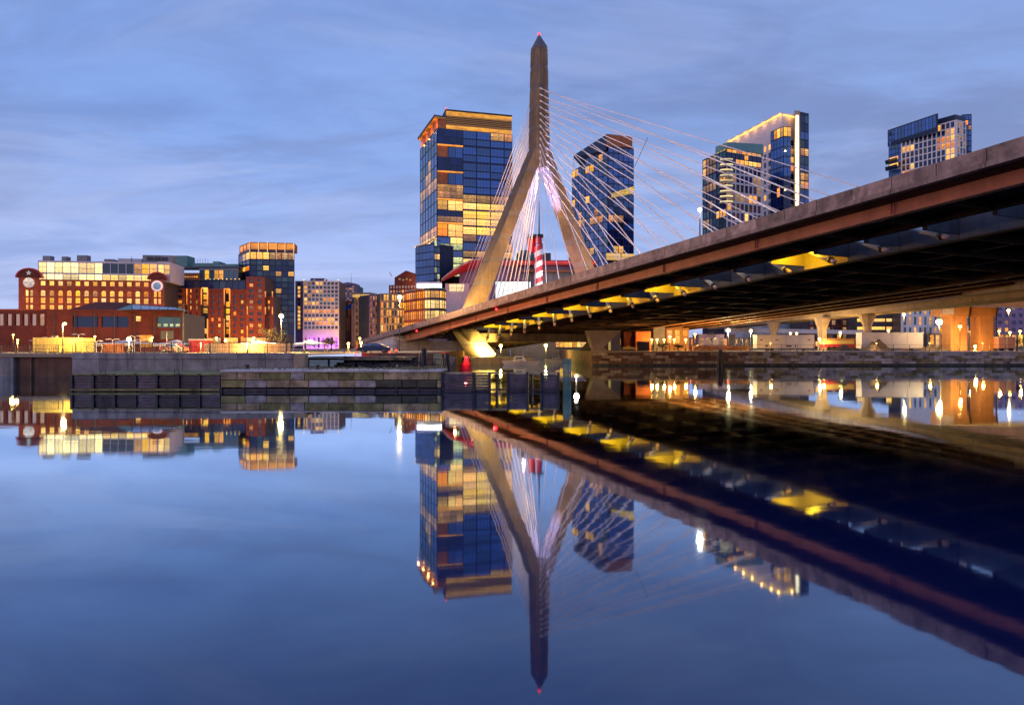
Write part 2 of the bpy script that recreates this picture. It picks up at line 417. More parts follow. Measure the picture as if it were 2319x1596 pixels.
# ------------------------------------------------------------------ water, ground
def water_material():
    m = bpy.data.materials.new('still_water'); m.use_nodes = True
    nt = m.node_tree; nt.nodes.remove(nt.nodes['Principled BSDF'])
    df = nt.nodes.new('ShaderNodeBsdfDiffuse'); df.inputs[0].default_value = (0.006, 0.013, 0.075, 1)
    gl = nt.nodes.new('ShaderNodeBsdfGlossy'); gl.inputs['Color'].default_value = (0.76, 0.90, 1.0, 1); gl.inputs['Roughness'].default_value = 0.030
    ROUGH = gl.inputs['Roughness']
    fr = nt.nodes.new('ShaderNodeFresnel'); fr.inputs['IOR'].default_value = 1.36
    fk = nt.nodes.new('ShaderNodeMath'); fk.operation = 'MULTIPLY'; fk.use_clamp = True; fk.inputs[1].default_value = 2.25; nt.links.new(fr.outputs[0], fk.inputs[0])
    mxs = nt.nodes.new('ShaderNodeMixShader'); nt.links.new(fk.outputs[0], mxs.inputs[0])
    nt.links.new(df.outputs[0], mxs.inputs[1]); nt.links.new(gl.outputs[0], mxs.inputs[2])
    nt.links.new(mxs.outputs[0], nt.nodes['Material Output'].inputs[0])
    g = nt.nodes.new('ShaderNodeNewGeometry')
    mp = nt.nodes.new('ShaderNodeMapping'); mp.inputs['Scale'].default_value = (0.05, 0.16, 1)
    nt.links.new(g.outputs['Position'], mp.inputs[0])
    nz = nt.nodes.new('ShaderNodeTexNoise'); nz.inputs['Scale'].default_value = 1.0; nz.inputs['Detail'].default_value = 3
    nt.links.new(mp.outputs[0], nz.inputs['Vector'])
    mp2 = nt.nodes.new('ShaderNodeMapping'); mp2.inputs['Scale'].default_value = (0.5, 1.3, 1)
    nt.links.new(g.outputs['Position'], mp2.inputs[0])
    n2 = nt.nodes.new('ShaderNodeTexNoise'); n2.inputs['Scale'].default_value = 1.0; n2.inputs['Detail'].default_value = 2
    nt.links.new(mp2.outputs[0], n2.inputs['Vector'])
    ad = nt.nodes.new('ShaderNodeMath'); ad.operation = 'MULTIPLY_ADD'; ad.inputs[1].default_value = 0.10
    nt.links.new(n2.outputs[0], ad.inputs[0]); nt.links.new(nz.outputs[0], ad.inputs[2])
    m4 = nt.nodes.new('ShaderNodeMapping'); m4.inputs['Scale'].default_value = (0.012, 0.07, 1); nt.links.new(g.outputs['Position'], m4.inputs[0])
    n4 = nt.nodes.new('ShaderNodeTexNoise'); n4.inputs['Scale'].default_value = 1.0; n4.inputs['Detail'].default_value = 6; nt.links.new(m4.outputs[0], n4.inputs['Vector'])
    r4 = nt.nodes.new('ShaderNodeMapRange'); r4.inputs[1].default_value = 0.42; r4.inputs[2].default_value = 0.66; r4.inputs[3].default_value = 0.022; r4.inputs[4].default_value = 0.05
    nt.links.new(n4.outputs[0], r4.inputs[0]); nt.links.new(r4.outputs[0], ROUGH)
    bp = nt.nodes.new('ShaderNodeBump'); bp.inputs['Strength'].default_value = 0.25; bp.inputs['Distance'].default_value = 0.04
    nt.links.new(ad.outputs[0], bp.inputs['Height']); nt.links.new(bp.outputs[0], gl.inputs['Normal'])
    return m
wq = MB().quad((-700, -150, 0), (700, -150, 0), (700, 250, 0), (-700, 250, 0)).build('water', water_material()); struct(wq)

GZ = 3.1
gd = MB()
for (x0, x1, y0, y1) in ((-2500, -45, 91.6, 246), (-45, -21, 70.6, 246), (-21, -12, 98, 246), (19, 2500, 144.6, 246), (-2500, 2500, 246, 4000)):
    gd.quad((x0, y0, GZ), (x1, y0, GZ), (x1, y1, GZ), (x0, y1, GZ))
struct(gd.build('ground', M_pave))
rd = MB().quad((-400, 150, GZ+.004), (-30, 150, GZ+.004), (-30, 160, GZ+.004), (-400, 160, GZ+.004))
struct(rd.build('road', M_asph))

# ------------------------------------------------------------------ bridge frame: s away from camera along the deck, t across, near edge t=0
OX, OY, DX, DY = 34.5, 46.0, -0.431, 0.902
def zp(s): return 18.2 - 0.062*s
def BP(s, t, z=0.0): return Vector((OX + DX*s - DX*0 + 0.902*t, OY + DY*s + 0.431*t, z))
def bar(mb, s0, s1, t0, t1, za, zb):
    """a piece running along the deck, heights measured down from the parapet top (za lower, zb upper); callables allowed"""
    f = lambda q, s: q(s) if callable(q) else q
    p = []
    for h in (za, zb):
        for (s, t) in ((s0, t0), (s1, t0), (s1, t1), (s0, t1)): p.append(BP(s, t, zp(s) + f(h, s)))
    p = [p[i] for i in (0, 3, 2, 1, 4, 7, 6, 5)]
    mb.hexa(p); return mb
SN, SF, TW = -48.0, 196.0, 50.0
STW, TC, HT = 128.4, 30.8, 20.6
bridge = thing('cable_stayed_bridge', BP(STW, TC, 0), 'concrete cable stayed bridge with inverted Y pylon crossing above the still water', 'bridge')

# parapet, one precast panel after another
step = 3.6; s = SN; k = 0
pan = {}
while s < SF - 0.1:
    mb = MB(); bar(mb, s + 0.035, min(s + step, SF) - 0.035, 0.02 + 0.012*((k*7) % 3), 0.32, -0.98, 0.0 if k % 9 else 0.012)
    mb.build('parapet_panel', M_para, bridge); s += step; k += 1
mb = MB()
s = SN
while s < SF - 0.1:
    bar(mb, s + 0.03, min(s + step*2, SF) - 0.03, -0.13, 0.5, -1.42, -1.03); s += step*2
mb.build('slab_edge', M_para, bridge)
mb = MB(); bar(mb, SN, SF, 0.12, 0.28, -1.05, -0.03); mb.build('parapet_core', M_mort, bridge)
mb = MB(); bar(mb, SN, SF, 0.5, 10.5, -1.40, -1.12); bar(mb, SN, SF, 16.6, TW, -1.40, -1.12)
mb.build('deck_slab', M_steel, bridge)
mb = MB(); bar(mb, SN, SF, TW, TW + 0.3, -1.5, 0.0); mb.build('far_parapet', M_conc, bridge)
# fascia girder
gdep = lambda s: -2.45 - max(0.0, min(1.0, (s-95)/45.0))*0.85
s = SN; mb = MB(); fl = MB(); st = MB()
while s < 153:
    e = min(s + 8, 153); bar(mb, s, e, 2.7, 3.0, gdep, -1.42)
    bar(fl, s, e, 2.46, 3.3, lambda q: gdep(q) - 0.07, lambda q: gdep(q) - 0.002); s = e
web = mb.build('fascia_girder', M_red, bridge)
fl.build('bottom_flange', M_red, bridge)
for sv in [-4 + 15.2*i for i in range(11)]:
    x = MB()
    for o_ in (0, 0.28): bar(x, sv + o_, sv + o_ + 0.05, 2.55, 2.698, lambda q: gdep(q) + 0.03, -1.45)
    x.build('web_stiffener', M_red, bridge)
# floor beams, edge girders and the open strip under the stay cables
BS = 6.1; S0 = 2.0
beams = [S0 + BS*i for i in range(-8, 31)]
for sv in beams:
    if sv < SN or sv > SF: continue
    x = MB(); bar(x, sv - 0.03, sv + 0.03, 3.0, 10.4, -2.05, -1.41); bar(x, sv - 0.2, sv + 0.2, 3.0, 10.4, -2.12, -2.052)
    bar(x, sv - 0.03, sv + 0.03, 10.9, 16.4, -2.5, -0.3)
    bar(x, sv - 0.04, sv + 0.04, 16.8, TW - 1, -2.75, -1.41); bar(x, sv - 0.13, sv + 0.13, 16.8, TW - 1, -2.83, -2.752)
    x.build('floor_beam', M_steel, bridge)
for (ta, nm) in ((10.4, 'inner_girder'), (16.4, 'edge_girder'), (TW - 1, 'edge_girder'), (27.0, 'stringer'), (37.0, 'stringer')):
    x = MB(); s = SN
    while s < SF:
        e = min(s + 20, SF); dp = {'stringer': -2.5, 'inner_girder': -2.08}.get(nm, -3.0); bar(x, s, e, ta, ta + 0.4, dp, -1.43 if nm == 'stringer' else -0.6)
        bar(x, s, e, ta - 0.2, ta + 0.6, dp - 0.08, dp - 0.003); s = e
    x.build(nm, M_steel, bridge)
def bay_lit(i): return i % 2 == 0
cap_lamp = glow('bay_lamp', (1.0, 0.78, 0.12), 6.0, 0.0, lo=1.0)
LIT = {26.4: 1, 50.8: 1, 63.0: 1, 75.2: 1, 87.4: 1, 99.6: 1, 111.8: 1}
for i, sv in enumerate(beams[:-1]):
    if sv < -20 or sv > 118: continue
    a, b_ = sv + 0.04, sv + BS - 0.04
    lit = min(abs(q - sv) for q in LIT) < 3.0 and (round((sv - S0)/BS) % 2 == 0)
    if lit:       # closed bay whose soffit and webs are washed by its own yellow lamp
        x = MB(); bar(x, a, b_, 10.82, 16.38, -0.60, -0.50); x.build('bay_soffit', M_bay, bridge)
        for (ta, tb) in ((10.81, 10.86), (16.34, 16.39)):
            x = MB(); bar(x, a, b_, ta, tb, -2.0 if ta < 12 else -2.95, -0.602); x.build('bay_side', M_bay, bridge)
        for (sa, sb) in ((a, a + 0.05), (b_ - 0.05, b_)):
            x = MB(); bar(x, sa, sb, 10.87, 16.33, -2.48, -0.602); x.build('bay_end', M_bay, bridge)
        x = MB(); bar(x, (a+b_)/2 - 0.35, (a+b_)/2 + 0.35, 11.4, 11.7, -0.92, -0.82); x.build('bay_lamp', cap_lamp, bridge)
        lamp('POINT', BP((a+b_)/2, 12.2, zp(sv) - 1.5), 1050, (1.0, 0.62, 0.02), bridge, 0.15)
    else:         # open bay: pale web plates catch the sky
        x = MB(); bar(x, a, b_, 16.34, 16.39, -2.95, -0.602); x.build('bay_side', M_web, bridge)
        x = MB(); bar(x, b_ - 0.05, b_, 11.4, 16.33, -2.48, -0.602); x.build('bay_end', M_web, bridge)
    # anchor pipe of the stay cable
    if sv > 14:
        c = BP((a+b_)/2, 14.0, zp(sv) - 1.6); up = (BP(STW, TC, 60) - c).normalized()
        x = MB().tube([c - up*3.2, c + up*1.2], 0.30, 10); pp = x.build('anchor_pipe', M_pipe, bridge, True)
        x = MB().tube([c - up*3.5, c - up*3.2], 0.37, 10); x.build('collar', M_black, pp, True)
        x = MB().tube([c - up*4.1, c - up*3.5], 0.24, 10); x.build('end_cap', M_pipe_end, pp, True)

# ---- pylon
def sect(t, s_, z, wt, ws):      # rectangle ring at deck coordinates
    return [BP(s_ - ws/2, t - wt/2, z), BP(s_ - ws/2, t + wt/2, z), BP(s_ + ws/2, t + wt/2, z), BP(s_ + ws/2, t - wt/2, z)]
def column(parent, path, seg, name, m):
    """stack of cast lifts with narrow recessed joints; path(f) -> (t, z, wt, ws)"""
    for i in range(seg):
        f0, f1 = i/seg, (i+1)/seg; g = 0.006*18/seg
        a, b_ = path(f0 + g), path(f1 - g)
        MB().rings([sect(a[0], STW, a[1], a[2], a[3]), sect(b_[0], STW, b_[1], b_[2], b_[3])]).build(name, m, parent)
    a, b_ = path(0.0), path(1.0)
    MB().rings([sect(a[0], STW, a[1], a[2]-.12, a[3]-.12), sect(b_[0], STW, b_[1], b_[2]-.12, b_[3]-.12)]).build(name + '_core', M_tower2, parent)
ZA, ZM, ZT = 50.5, 80.4, 83.9
lerp = lambda a, b, f: a + (b-a)*f
py = MB().rings([sect(TC, STW, 1.0, 0.1, 0.1), sect(TC, STW, 1.1, 0.1, 0.1)])
column(bridge, lambda f: (TC, lerp(49.5, ZM, f), lerp(4.1, 3.05, f), lerp(4.5, 3.5, f)), 6, 'mast_lift', M_tower)
MB().rings([sect(TC, STW, ZM + 0.02, 3.05, 3.5), sect(TC, STW, ZT, 0.25, 0.25)]).build('pyramid_cap', mat('slate_cap', (0.16, 0.15, 0.18), 0.7, 0.2), bridge)
for dt in (-0.45, 0.45):          # raised ribs on the face of the mast
    MB().rings([sect(TC + dt, STW - 2.22, 52, 0.12, 0.3), sect(TC + dt, STW - 1.72, ZM - 0.6, 0.12, 0.3)]).build('mast_rib', M_tower, bridge)
for sg in (-1, 1):
    column(bridge, lambda f: (TC + sg*lerp(HT, 0.72, f), lerp(8.0, 54.5, f), lerp(3.7, 2.6, f), lerp(5.8, 4.2, f)), 8, 'leg_lift', M_tower)
    column(bridge, lambda f: (TC + sg*lerp(HT - 5.0, HT, f), lerp(1.5, 8.02, f), lerp(4.8, 4.0, f), lerp(7.4, 6.7, f)), 2, 'lower_leg_lift', M_tower)
MB().rings([sect(TC, STW, 5.2, 2*HT - 3.5, 3.0), sect(TC, STW, 7.3, 2*HT - 3.5, 3.0)]).build('cross_beam', M_tower, bridge)
beacon = glow('red_beacon', (1.0, 0.02, 0.03), 6.0, 0.0, lo=1.0)
MB().ball(BP(STW, TC, ZT + 0.2), 0.35).build('beacon', beacon, bridge)
# ---- stay cables
NC = 16
for i in range(NC):
    f = i/(NC - 1); zt = lerp(69.0, 45.5, f); sd_ = lerp(19.5, 111.0, f)
    for (tp, side) in ((14.0, -1), (47.6, 1)):
        a = BP(STW - 1.75, TC + side*0.75, zt + (0.6 if side < 0 else 0)); b_ = BP(sd_, tp, zp(sd_) - 1.3)
        MB().tube([a, b_], 0.095, 6).build('stay_cable', M_cable, bridge)
        u_ = (b_ - a).normalized(); MB().tube([a - u_*0.4, a + u_*1.6], 0.2, 8).build('socket', M_pipe, bridge)
NB = 15
for i in range(NB):
    f = i/(NB - 1); zt = lerp(69.0, 46.5, f); sd_ = lerp(198.0, 141.0, f)
    for (dt, off) in ((-0.9, 0.0), (0.9, 1.4)):
        a = BP(STW + 1.8, TC + dt*0.8, zt); b_ = BP(sd_ + off, TC + dt*2.2, zp(sd_) - 1.2)
        MB().tube([a, b_], 0.095, 6).build('stay_cable', M_cable, bridge)
# cross ties between stays
for (u0, v0, u1, v1, y) in ((1467, 312, 1437, 378, 133),):
    MB().tube([PT(u0, v0, y), PT(u1, v1, y)], 0.05, 5).build('cable_tie', M_black, bridge)
# red marker lamps on the girder
for sv in (88.0, 136.0):
    MB().ball(BP(sv, 0.6, zp(sv) - 1.85), 0.22).build('marker_lamp', beacon, bridge)
    lamp('POINT', BP(sv, 0.2, zp(sv) - 1.9), 25, (1, 0.05, 0.05), bridge, 0.2)
# junction box, downspout
MB().rings([sect(0, 0, 0, .1, .1), sect(0, 0, .1, .1, .1)])
# floodlights of the pylon, standing on the deck
def flood(s_, t_, tgt, e, col, ang):
    p = BP(s_, t_, zp(s_) - 0.75); x = MB(); d = (Vector(tgt) - p).normalized()
    x.tube([p - d*0.25, p + d*0.1], [0.22, 0.3], 8); x.tube([p + Vector((0, 0, -0.36)), p], 0.06, 6)
    x.build('floodlight', M_black, bridge)
    lamp('SPOT', p + d*0.2, e, col, bridge, 0.25, tgt, ang, 0.7, 'flood_beam')
YEL, LAV = (1.0, 0.58, 0.14), (0.62, 0.42, 1.0)
flood(STW - 1, 4.0, BP(STW, TC - HT + 3, 16), 40000, YEL, 60)           # outer face of the near leg
flood(STW - 14, 6.5, BP(STW, TC - HT*0.7, 22), 55000, YEL, 62)         # front of the near leg
flood(STW - 13, 20.0, BP(STW, TC - 1, 47), 75000, (1.0, 0.54, 0.14), 44)  # mast
flood(STW - 13, 47.0, BP(STW, TC + HT*0.6, 24), 36000, (1.0, 0.55, 0.22), 60)
flood(STW, 31.0, BP(STW, TC + HT*0.6, 22), 36000, (1.0, 0.55, 0.60), 60)  # inner face of the far leg
flood(STW - 0.5, 42.0, BP(STW, TC + HT*0.85, 14), 9000, LAV, 90)
flood(STW, 24.0, BP(STW, TC + 3.6, 47), 700000, (0.40, 0.38, 1.0), 17)     # blue wash in the fork
# (stays)
for (s_, t_) in ((104, 15.2), (84, 15.2), (62, 15.2), (40, 15.2), (104, 46), (70, 46)):
    flood(s_, t_, BP((s_ + STW)/2 + 8, (t_ + TC)/2, 44), 26000, (1.0, 0.66, 0.64), 75)
for s_ in (150, 172): flood(s_, TC, BP(STW + 8, TC, 45), 20000, (1.0, 0.60, 0.62), 70)

# pier platform of the pylon
x = MB(); x.prism([BP(STW - 9, TC - HT - 2), BP(STW - 9, TC - HT + 14), BP(STW + 9, TC - HT + 14), BP(STW + 9, TC - HT - 2)], -1.0, 1.5)
o = x.build('pylon_platform', M_conc); tag(o, 'low concrete pier platform under the lit foot of the bridge pylon', 'platform')
for (s_, t_, h) in ((STW - 5.5, TC - HT + 1.0, 6.0), (STW - 5.5, TC - HT + 6.5, 6.0), (STW - 6, TC - HT + 3.0, 4.0)):
    lamp('SPOT', BP(s_, t_, 1.9), 20000, (1.0, 0.74, 0.16), bridge, 0.2, BP(STW, TC - HT + 3.5, h), 90, 0.6, 'flood_beam')
# abutment of the deck on the land side
x = MB(); x.prism([BP(153, 0.4), BP(157, 0.4), BP(157, 20), BP(153, 20)], [GZ, GZ, GZ, GZ], [zp(153) - 3.0]*4)
tag(x.build('bridge_abutment', M_conc), 'tan concrete abutment wall where the bridge deck meets the bank', 'abutment')
x = MB(); x.prism([BP(157.2, 0.6), BP(SF, 0.6), BP(SF, 20), BP(157.2, 20)], [GZ]*4, [zp(157) - 1.43, zp(SF) - 1.43, zp(SF) - 1.43, zp(157) - 1.43])
tag(x.build('approach_wall', M_offw), 'pale concrete retaining wall below the low end of the bridge deck', 'retaining wall')

# parallel deck of the neighbouring bridge, just beyond the main one
pd_ = thing('parallel_deck', BP(60, 60, 0), 'dark parallel viaduct deck squeezed behind the main bridge underside', 'viaduct')
x = MB(); bar(x, -30, 150, 52.2, 67.5, -1.5, -1.1); x.build('deck_slab', M_steel, pd_)
for ta in (52.4, 57.3, 62.2, 67.0):
    x = MB(); bar(x, -30, 150, ta, ta + .35, -2.7, -1.52); x.build('girder', M_steel, pd_)
    x = MB(); bar(x, -30, 150, ta - .25, ta + .6, -2.78, -2.705); x.build('flange', M_orange, pd_)  # orange lamplight on the flanges is put into their colour
for i in range(26):
    x = MB(); bar(x, -20 + 6.5*i, -19.8 + 6.5*i, 52.8, 67.0, -2.4, -1.52); x.build('cross_beam', M_tan, pd_)

# ------------------------------------------------------------------ left bank: quay, fender, seawall
LK_ = 4.2
def lamp_post(u, v, Y, label, col, energy, zb=GZ, arm=0.0, head=0.22, name='street_lamp', group=None, glowk=1.0, style='arm', rad=0.07):
    top = PT(u, v, Y); x = top.x - arm
    t = thing(name, (x, Y, zb), label, 'street lamp', group)
    MB().tube([(x, Y, zb), (x, Y, zb + 0.5)], rad*1.9, 8).build('base', M_black, t)
    MB().tube([(x, Y, zb + 0.45), (x, Y, top.z + 0.1)], [rad*1.2, rad*0.8], 8).build('pole', M_rail, t)
    if arm: MB().tube([(x, Y, top.z + 0.05), (x + arm*0.5, Y, top.z + 0.3), (top.x, Y, top.z + head + 0.1)], rad*0.6, 6).build('arm', M_rail, t)
    MB().tube([(top.x, Y, top.z + head*0.8), (top.x, Y, top.z + head*1.5)], [head*1.25, head*0.3], 8).build('cap', M_black, t)
    g = glow('lamp_%02d%02d%02d_%d' % (int(col[0]*9), int(col[1]*9), int(col[2]*9), int(glowk*10)), col, 14*glowk, 0.0, lo=1.0)
    MB().ball(top, head, 10, 6).build('bulb', g, t, True)
    if energy: lamp('POINT', top - Vector((0, 0.3, head + 0.25)), energy*LK_, col, t, 0.25)
    return t
def railing(p0, p1, z, label, step=1.9, h=1.08, bal=True, name='railing', m=None):
    m = m or M_rail
    p0, p1 = Vector(p0), Vector(p1); D = p1 - p0; L = D.length; D.normalize(); n = max(1, round(L/step))
    t = thing(name, (p0.x, p0.y, z), label, 'railing')
    for i in range(n + 1):
        q = p0 + D*(L*i/n); MB().box(q.x - .035, q.x + .035, q.y - .035, q.y + .035, z, z + h + 0.05).build('post', m, t)
    for hh, r in ((h, 0.03), (h*0.55, 0.018), (0.14, 0.02)):
        MB().tube([(p0.x, p0.y, z + hh), (p1.x, p1.y, z + hh)], r, 5).build('rail', m, t)
    if bal:
        mb = MB(); k = int(L/0.24)
        for i in range(k):
            q = p0 + D*(L*(i + .5)/k); mb.box(q.x - .009, q.x + .009, q.y - .009, q.y + .009, z + .14, z + h)
        o = mb.build('balusters', m, t); o['kind'] = 'stuff'
    return t
def course_wall(parent, x0, x1, y, z0, z1, nrow, bw, mats, name, depth=0.6, seed=1, jit=0.05):
    rnd = random.Random(seed); h = (z1 - z0)/nrow
    for j in range(nrow):
        x = x0 - rnd.uniform(0, bw*0.5) * (j % 2)
        while x < x1:
            w = bw*rnd.uniform(0.6, 1.5); a, b_ = max(x, x0), min(x + w, x1); x += w
            if b_ - a < 0.12: continue
            d = rnd.uniform(-jit, jit); za, zb = z0 + j*h + 0.012, z0 + (j+1)*h - 0.012
            c = lambda: rnd.uniform(0, 0.03)
            MB().hexa([(a + .015 + c(), y + d, za + c()), (b_ - .015 - c(), y + d + c(), za + c()), (b_ - .015, y + depth, za), (a + .015, y + depth, za),
                       (a + .015 + c(), y + d + c(), zb - c()), (b_ - .015 - c(), y + d, zb - c()), (b_ - .015, y + depth, zb), (a + .015, y + depth, zb)]).build(name, rnd.choice(mats + [M_tide, M_tide]) if j == 0 else rnd.choice(mats), parent)

YQ = 61.0
qx0, qx1, qx2, qx3 = PX(163, YQ), PX(500, YQ), PX(1000, YQ), PX(1265, YQ)
quay = thing('stone_quay', (qx1, YQ, 0), 'low quay of weathered granite blocks with pale coping along the water', 'quay')
MB().box(qx1 + .05, qx2 - .05, YQ + 0.3, YQ + 6, -1, 1.74).build('core', M_mort, quay)
course_wall(quay, qx1, qx2, YQ, 0.36, 1.72, 2, 2.0, [M_stone, M_stone, M_stone2, M_stone3], 'block', 0.5, 3)
rnd = random.Random(5); xx = qx1
while xx < qx2:
    w = rnd.uniform(1.6, 3.2); e = min(xx + w, qx2)
    MB().box(xx + .01, e - .01, YQ - 0.1 + rnd.uniform(-.04, .04), YQ + 5.5, 1.742, 1.90 + rnd.uniform(-.02, .03)).build('coping_slab', M_cope, quay); xx = e
MB().box(qx1, qx2, YQ - 0.22, YQ + 0.28, 0.02, 0.24).build('waler', M_timber, quay)
for i in range(11):
    x_ = lerp(qx1 + .2, qx2 - .1, i/10.0); MB().tube([(x_, YQ - 0.26, -1), (x_, YQ - 0.26, 0.42)], 0.09, 7).build('pile', M_timber, quay)

def plank_panel(parent, xa, xb, y, z0, z1, n, m, seed):
    r = random.Random(seed); h = (z1 - z0)/n
    for j in range(n):
        d = r.uniform(-.05, .04)
        MB().box(xa + r.uniform(0, .04), xb - r.uniform(0, .04), y + d, y + 0.18 + d, z0 + j*h + .012, z0 + (j+1)*h - .012).build('plank', m, parent)
fen = thing('timber_fender', (qx0, YQ, 0), 'long dark timber fender wall of wet planks below the concrete seawall', 'fender')
MB().box(qx0 + .05, qx1 - .05, YQ + 0.35, YQ + 9.3, -1, 1.46).build('core', M_mort, fen)
nx = 7
for i in range(nx):
    a, b_ = lerp(qx0, qx1, i/nx), lerp(qx0, qx1, (i+1)/nx)
    plank_panel(fen, a + .12, b_ - .06, YQ + 0.05, -0.3, 1.42, 6, M_timber if i % 3 else M_timber2, i)
    MB().box(a - .1, a + .1, YQ - .12, YQ + .2, -1, 1.6).build('post', M_timber, fen)
MB().box(qx0, qx1, YQ - .1, YQ + 9.2, 1.47, 1.58).build('top_board', M_stone3, fen)
MB().box(qx0, qx1, YQ - .3, YQ - .13, 0.1, 0.26).build('waler', M_stone3, fen)
jet = thing('timber_jetty', (qx2, YQ, 0), 'ragged violet plank jetty at the end of the stone quay', 'jetty')
jm = [(1001, 1072, M_timber2), (1074, 1109, M_timber2), (1150, 1194, M_timber2), (1226, 1264, M_timber2)]
for i, (ua, ub, m) in enumerate(jm):
    plank_panel(jet, PX(ua, YQ), PX(ub, YQ), YQ + .1, -0.3, 1.55 - 0.02*i, 7, m, 40 + i)
    for uu in (ua, ub): MB().tube([(PX(uu, YQ), YQ, -1), (PX(uu, YQ), YQ, 1.72)], 0.12, 7).build('pile', M_timber, jet)
for uu in (1125, 1205): MB().tube([(PX(uu, YQ), YQ + .6, -1), (PX(uu, YQ), YQ + .6, 1.5)], 0.12, 7).build('pile', M_timber, jet)
MB().box(PX(1001, YQ), PX(1265, YQ), YQ + .3, YQ + 1.3, 1.56, 1.68).build('deck_board', M_stone, jet)
MB().box(PX(1001, YQ), PX(1265, YQ), YQ - .2, YQ - .1, 0.12, 0.24).build('waler', M_timber, jet)
# green board, and an added lamp standing in for a glint on the water
x0_, x1_ = PX(1275, 64), PX(1294, 64)
gb = thing('channel_marker', (x0_, 64, 0), 'tall green painted board standing in the water by the jetty end', 'marker board')
for i in range(4):
    a, b_ = lerp(x0_, x1_, i/4), lerp(x0_, x1_, (i+1)/4); MB().box(a + .01, b_ - .01, 64, 64.08, -0.4, 2.86 + 0.05*(i % 2)).build('plank', M_navp, gb)
for zz in (0.5, 1.5, 2.4): MB().box(x0_ - .02, x1_ + .02, 64.085, 64.2, zz, zz + .12).build('batten', M_timber, gb)
lamp_post(1305, 851, 66, 'added short post lamp standing in for a brilliant white reflection on the water', (1.0, 0.90, 0.62), 60, zb=-0.5, head=0.15, glowk=2.0, name='glint_lamp')

# pile clusters and stone crib
def dolphin(u, Y, ztop, n, r, label):
    t = thing('pile_dolphin', (PX(u, Y), Y, 0), label, 'pile cluster')
    for i in range(n):
        a = 2*math.pi*i/n; bx, by = PX(u, Y) + r*math.cos(a), Y + r*math.sin(a)
        MB().tube([(bx*1 + .15*math.cos(a), by + .15*math.sin(a), -1), (PX(u, Y) + r*.55*math.cos(a), Y + r*.55*math.sin(a), ztop - 0.25*(i % 3))], [0.2, 0.16], 8).build('pile', M_timber, t)
    MB().tube([(PX(u, Y), Y, ztop - 0.75), (PX(u, Y), Y, ztop - 0.6)], r*.62 + .2, 12).build('cable_band', M_black, t)
dolphin(958, 80, 3.8, 4, 0.42, 'dark timber pile cluster at the land side of the stone crib')
dolphin(1010, 80, 3.2, 4, 0.42, 'dark timber pile cluster on the channel side of the stone crib')
dolphin(1631, 125, 3.5, 5, 0.45, 'lone dark pile cluster in the water before the stone wall')
cr = thing('stone_crib', (PX(984, 82), 82, 0), 'brown stone crib wall between two timber pile clusters', 'crib')
MB().box(PX(968, 82) + .05, PX(1000, 82) - .05, 82.3, 90, -1, 3.1).build('core', M_mort, cr)
course_wall(cr, PX(968, 82), PX(1000, 82), 82, -0.3, 3.2, 5, 0.9, [M_stone, M_wallb], 'block', 0.5, 9)

# concrete seawall
YW = 70.0
wx0, wx1 = PX(163, YW), PX(664, YW)
sw = thing('concrete_seawall', (wx0, YW, 0), 'grey stained concrete seawall behind the timber fender', 'seawall')
MB().box(wx0, wx1, YW + .15, YW + .9, -1, 3.0).build('core', M_mort, sw)
n = 8
for i in range(n):
    a, b_ = lerp(wx0, wx1, i/n), lerp(wx0, wx1, (i+1)/n)
    MB().box(a + .02, b_ - .02, YW + (0.03 if i % 3 == 1 else 0), YW + .3, 1.0, 2.72).build('wall_panel', M_wallc, sw)
    MB().box(a + .02, b_ - .02, YW - .08, YW + .8, 2.75, 3.36).build('cap_beam', M_wallc, sw)
MB().box(wx1 + .03, PX(690, YW), YW - .05, YW + 1.2, 0.5, 3.3).build('end_pier', M_tan, sw)
YB = 91.0
bw = thing('brown_seawall', (-60, YB, 0), 'recessed brown concrete wall under the promenade at the far left', 'seawall')
MB().box(-95, wx0 + .5, YB + .2, YB + 1, -1, 2.6).build('wall', M_wallb, bw)
MB().box(-95, wx0 + 1.5, YB - 0.5, YB + 1.2, 2.62, 3.12).build('cap_beam', M_tan, bw)
MB().box(-80, PX(35, YB), YB - .4, YB + .19, -1, 2.6).build('pier', M_wallc, bw)
MB().box(PX(70, YB), PX(72, YB), YB - .1, YB + .19, -1, 2.6).build('joint_post', M_wallb, bw)
MB().box(wx0 - 0.0, wx0 + .9, YW + .95, YB - 0.55, -1, 3.05).build('return_wall', M_wallc, sw)

# rubble bank and low dark dock between seawall and crib
rb = MB(); rnd = random.Random(11)
for i in range(420):
    px, f = rnd.uniform(-22, -8.5), rnd.random(); yy = 76 + f*16; zz = -0.2 + f*2.5; r = rnd.uniform(0.25, 0.7)
    pts = []
    for q in range(8):
        sx, sy, sz_ = ((-1, 1)[q & 1], (-1, 1)[(q >> 1) & 1], (-1, 1)[q >> 2]); pts.append((px + sx*r*rnd.uniform(.5, 1), yy + sy*r*rnd.uniform(.5, 1), zz + sz_*r*rnd.uniform(.4, .8)))
    rb.hexa([pts[0], pts[1], pts[3], pts[2], pts[4], pts[5], pts[7], pts[6]])
o = rb.build('rubble', M_rock); o['kind'] = 'stuff'; tag(o, 'dark tumbled rubble bank between seawall and stone crib', 'rubble')
sl = MB().hexa([(-23, 74.5, -1.2), (-8, 74.5, -1.2), (-8, 98, -1.2), (-23, 98, -1.2), (-23, 75, -.6), (-8, 75, -.6), (-8, 98, 2.6), (-23, 98, 2.6)])
struct(sl.build('slope', M_rock))
bwall = MB().box(-21.5, -12, 97.5, 98.1, -1, 3.1).box(-12.3, -11.8, 98.1, 246, -1, 3.1); tag(bwall.build('channel_wall', M_wallb), 'dark brown retaining wall at the edge of the channel', 'retaining wall')
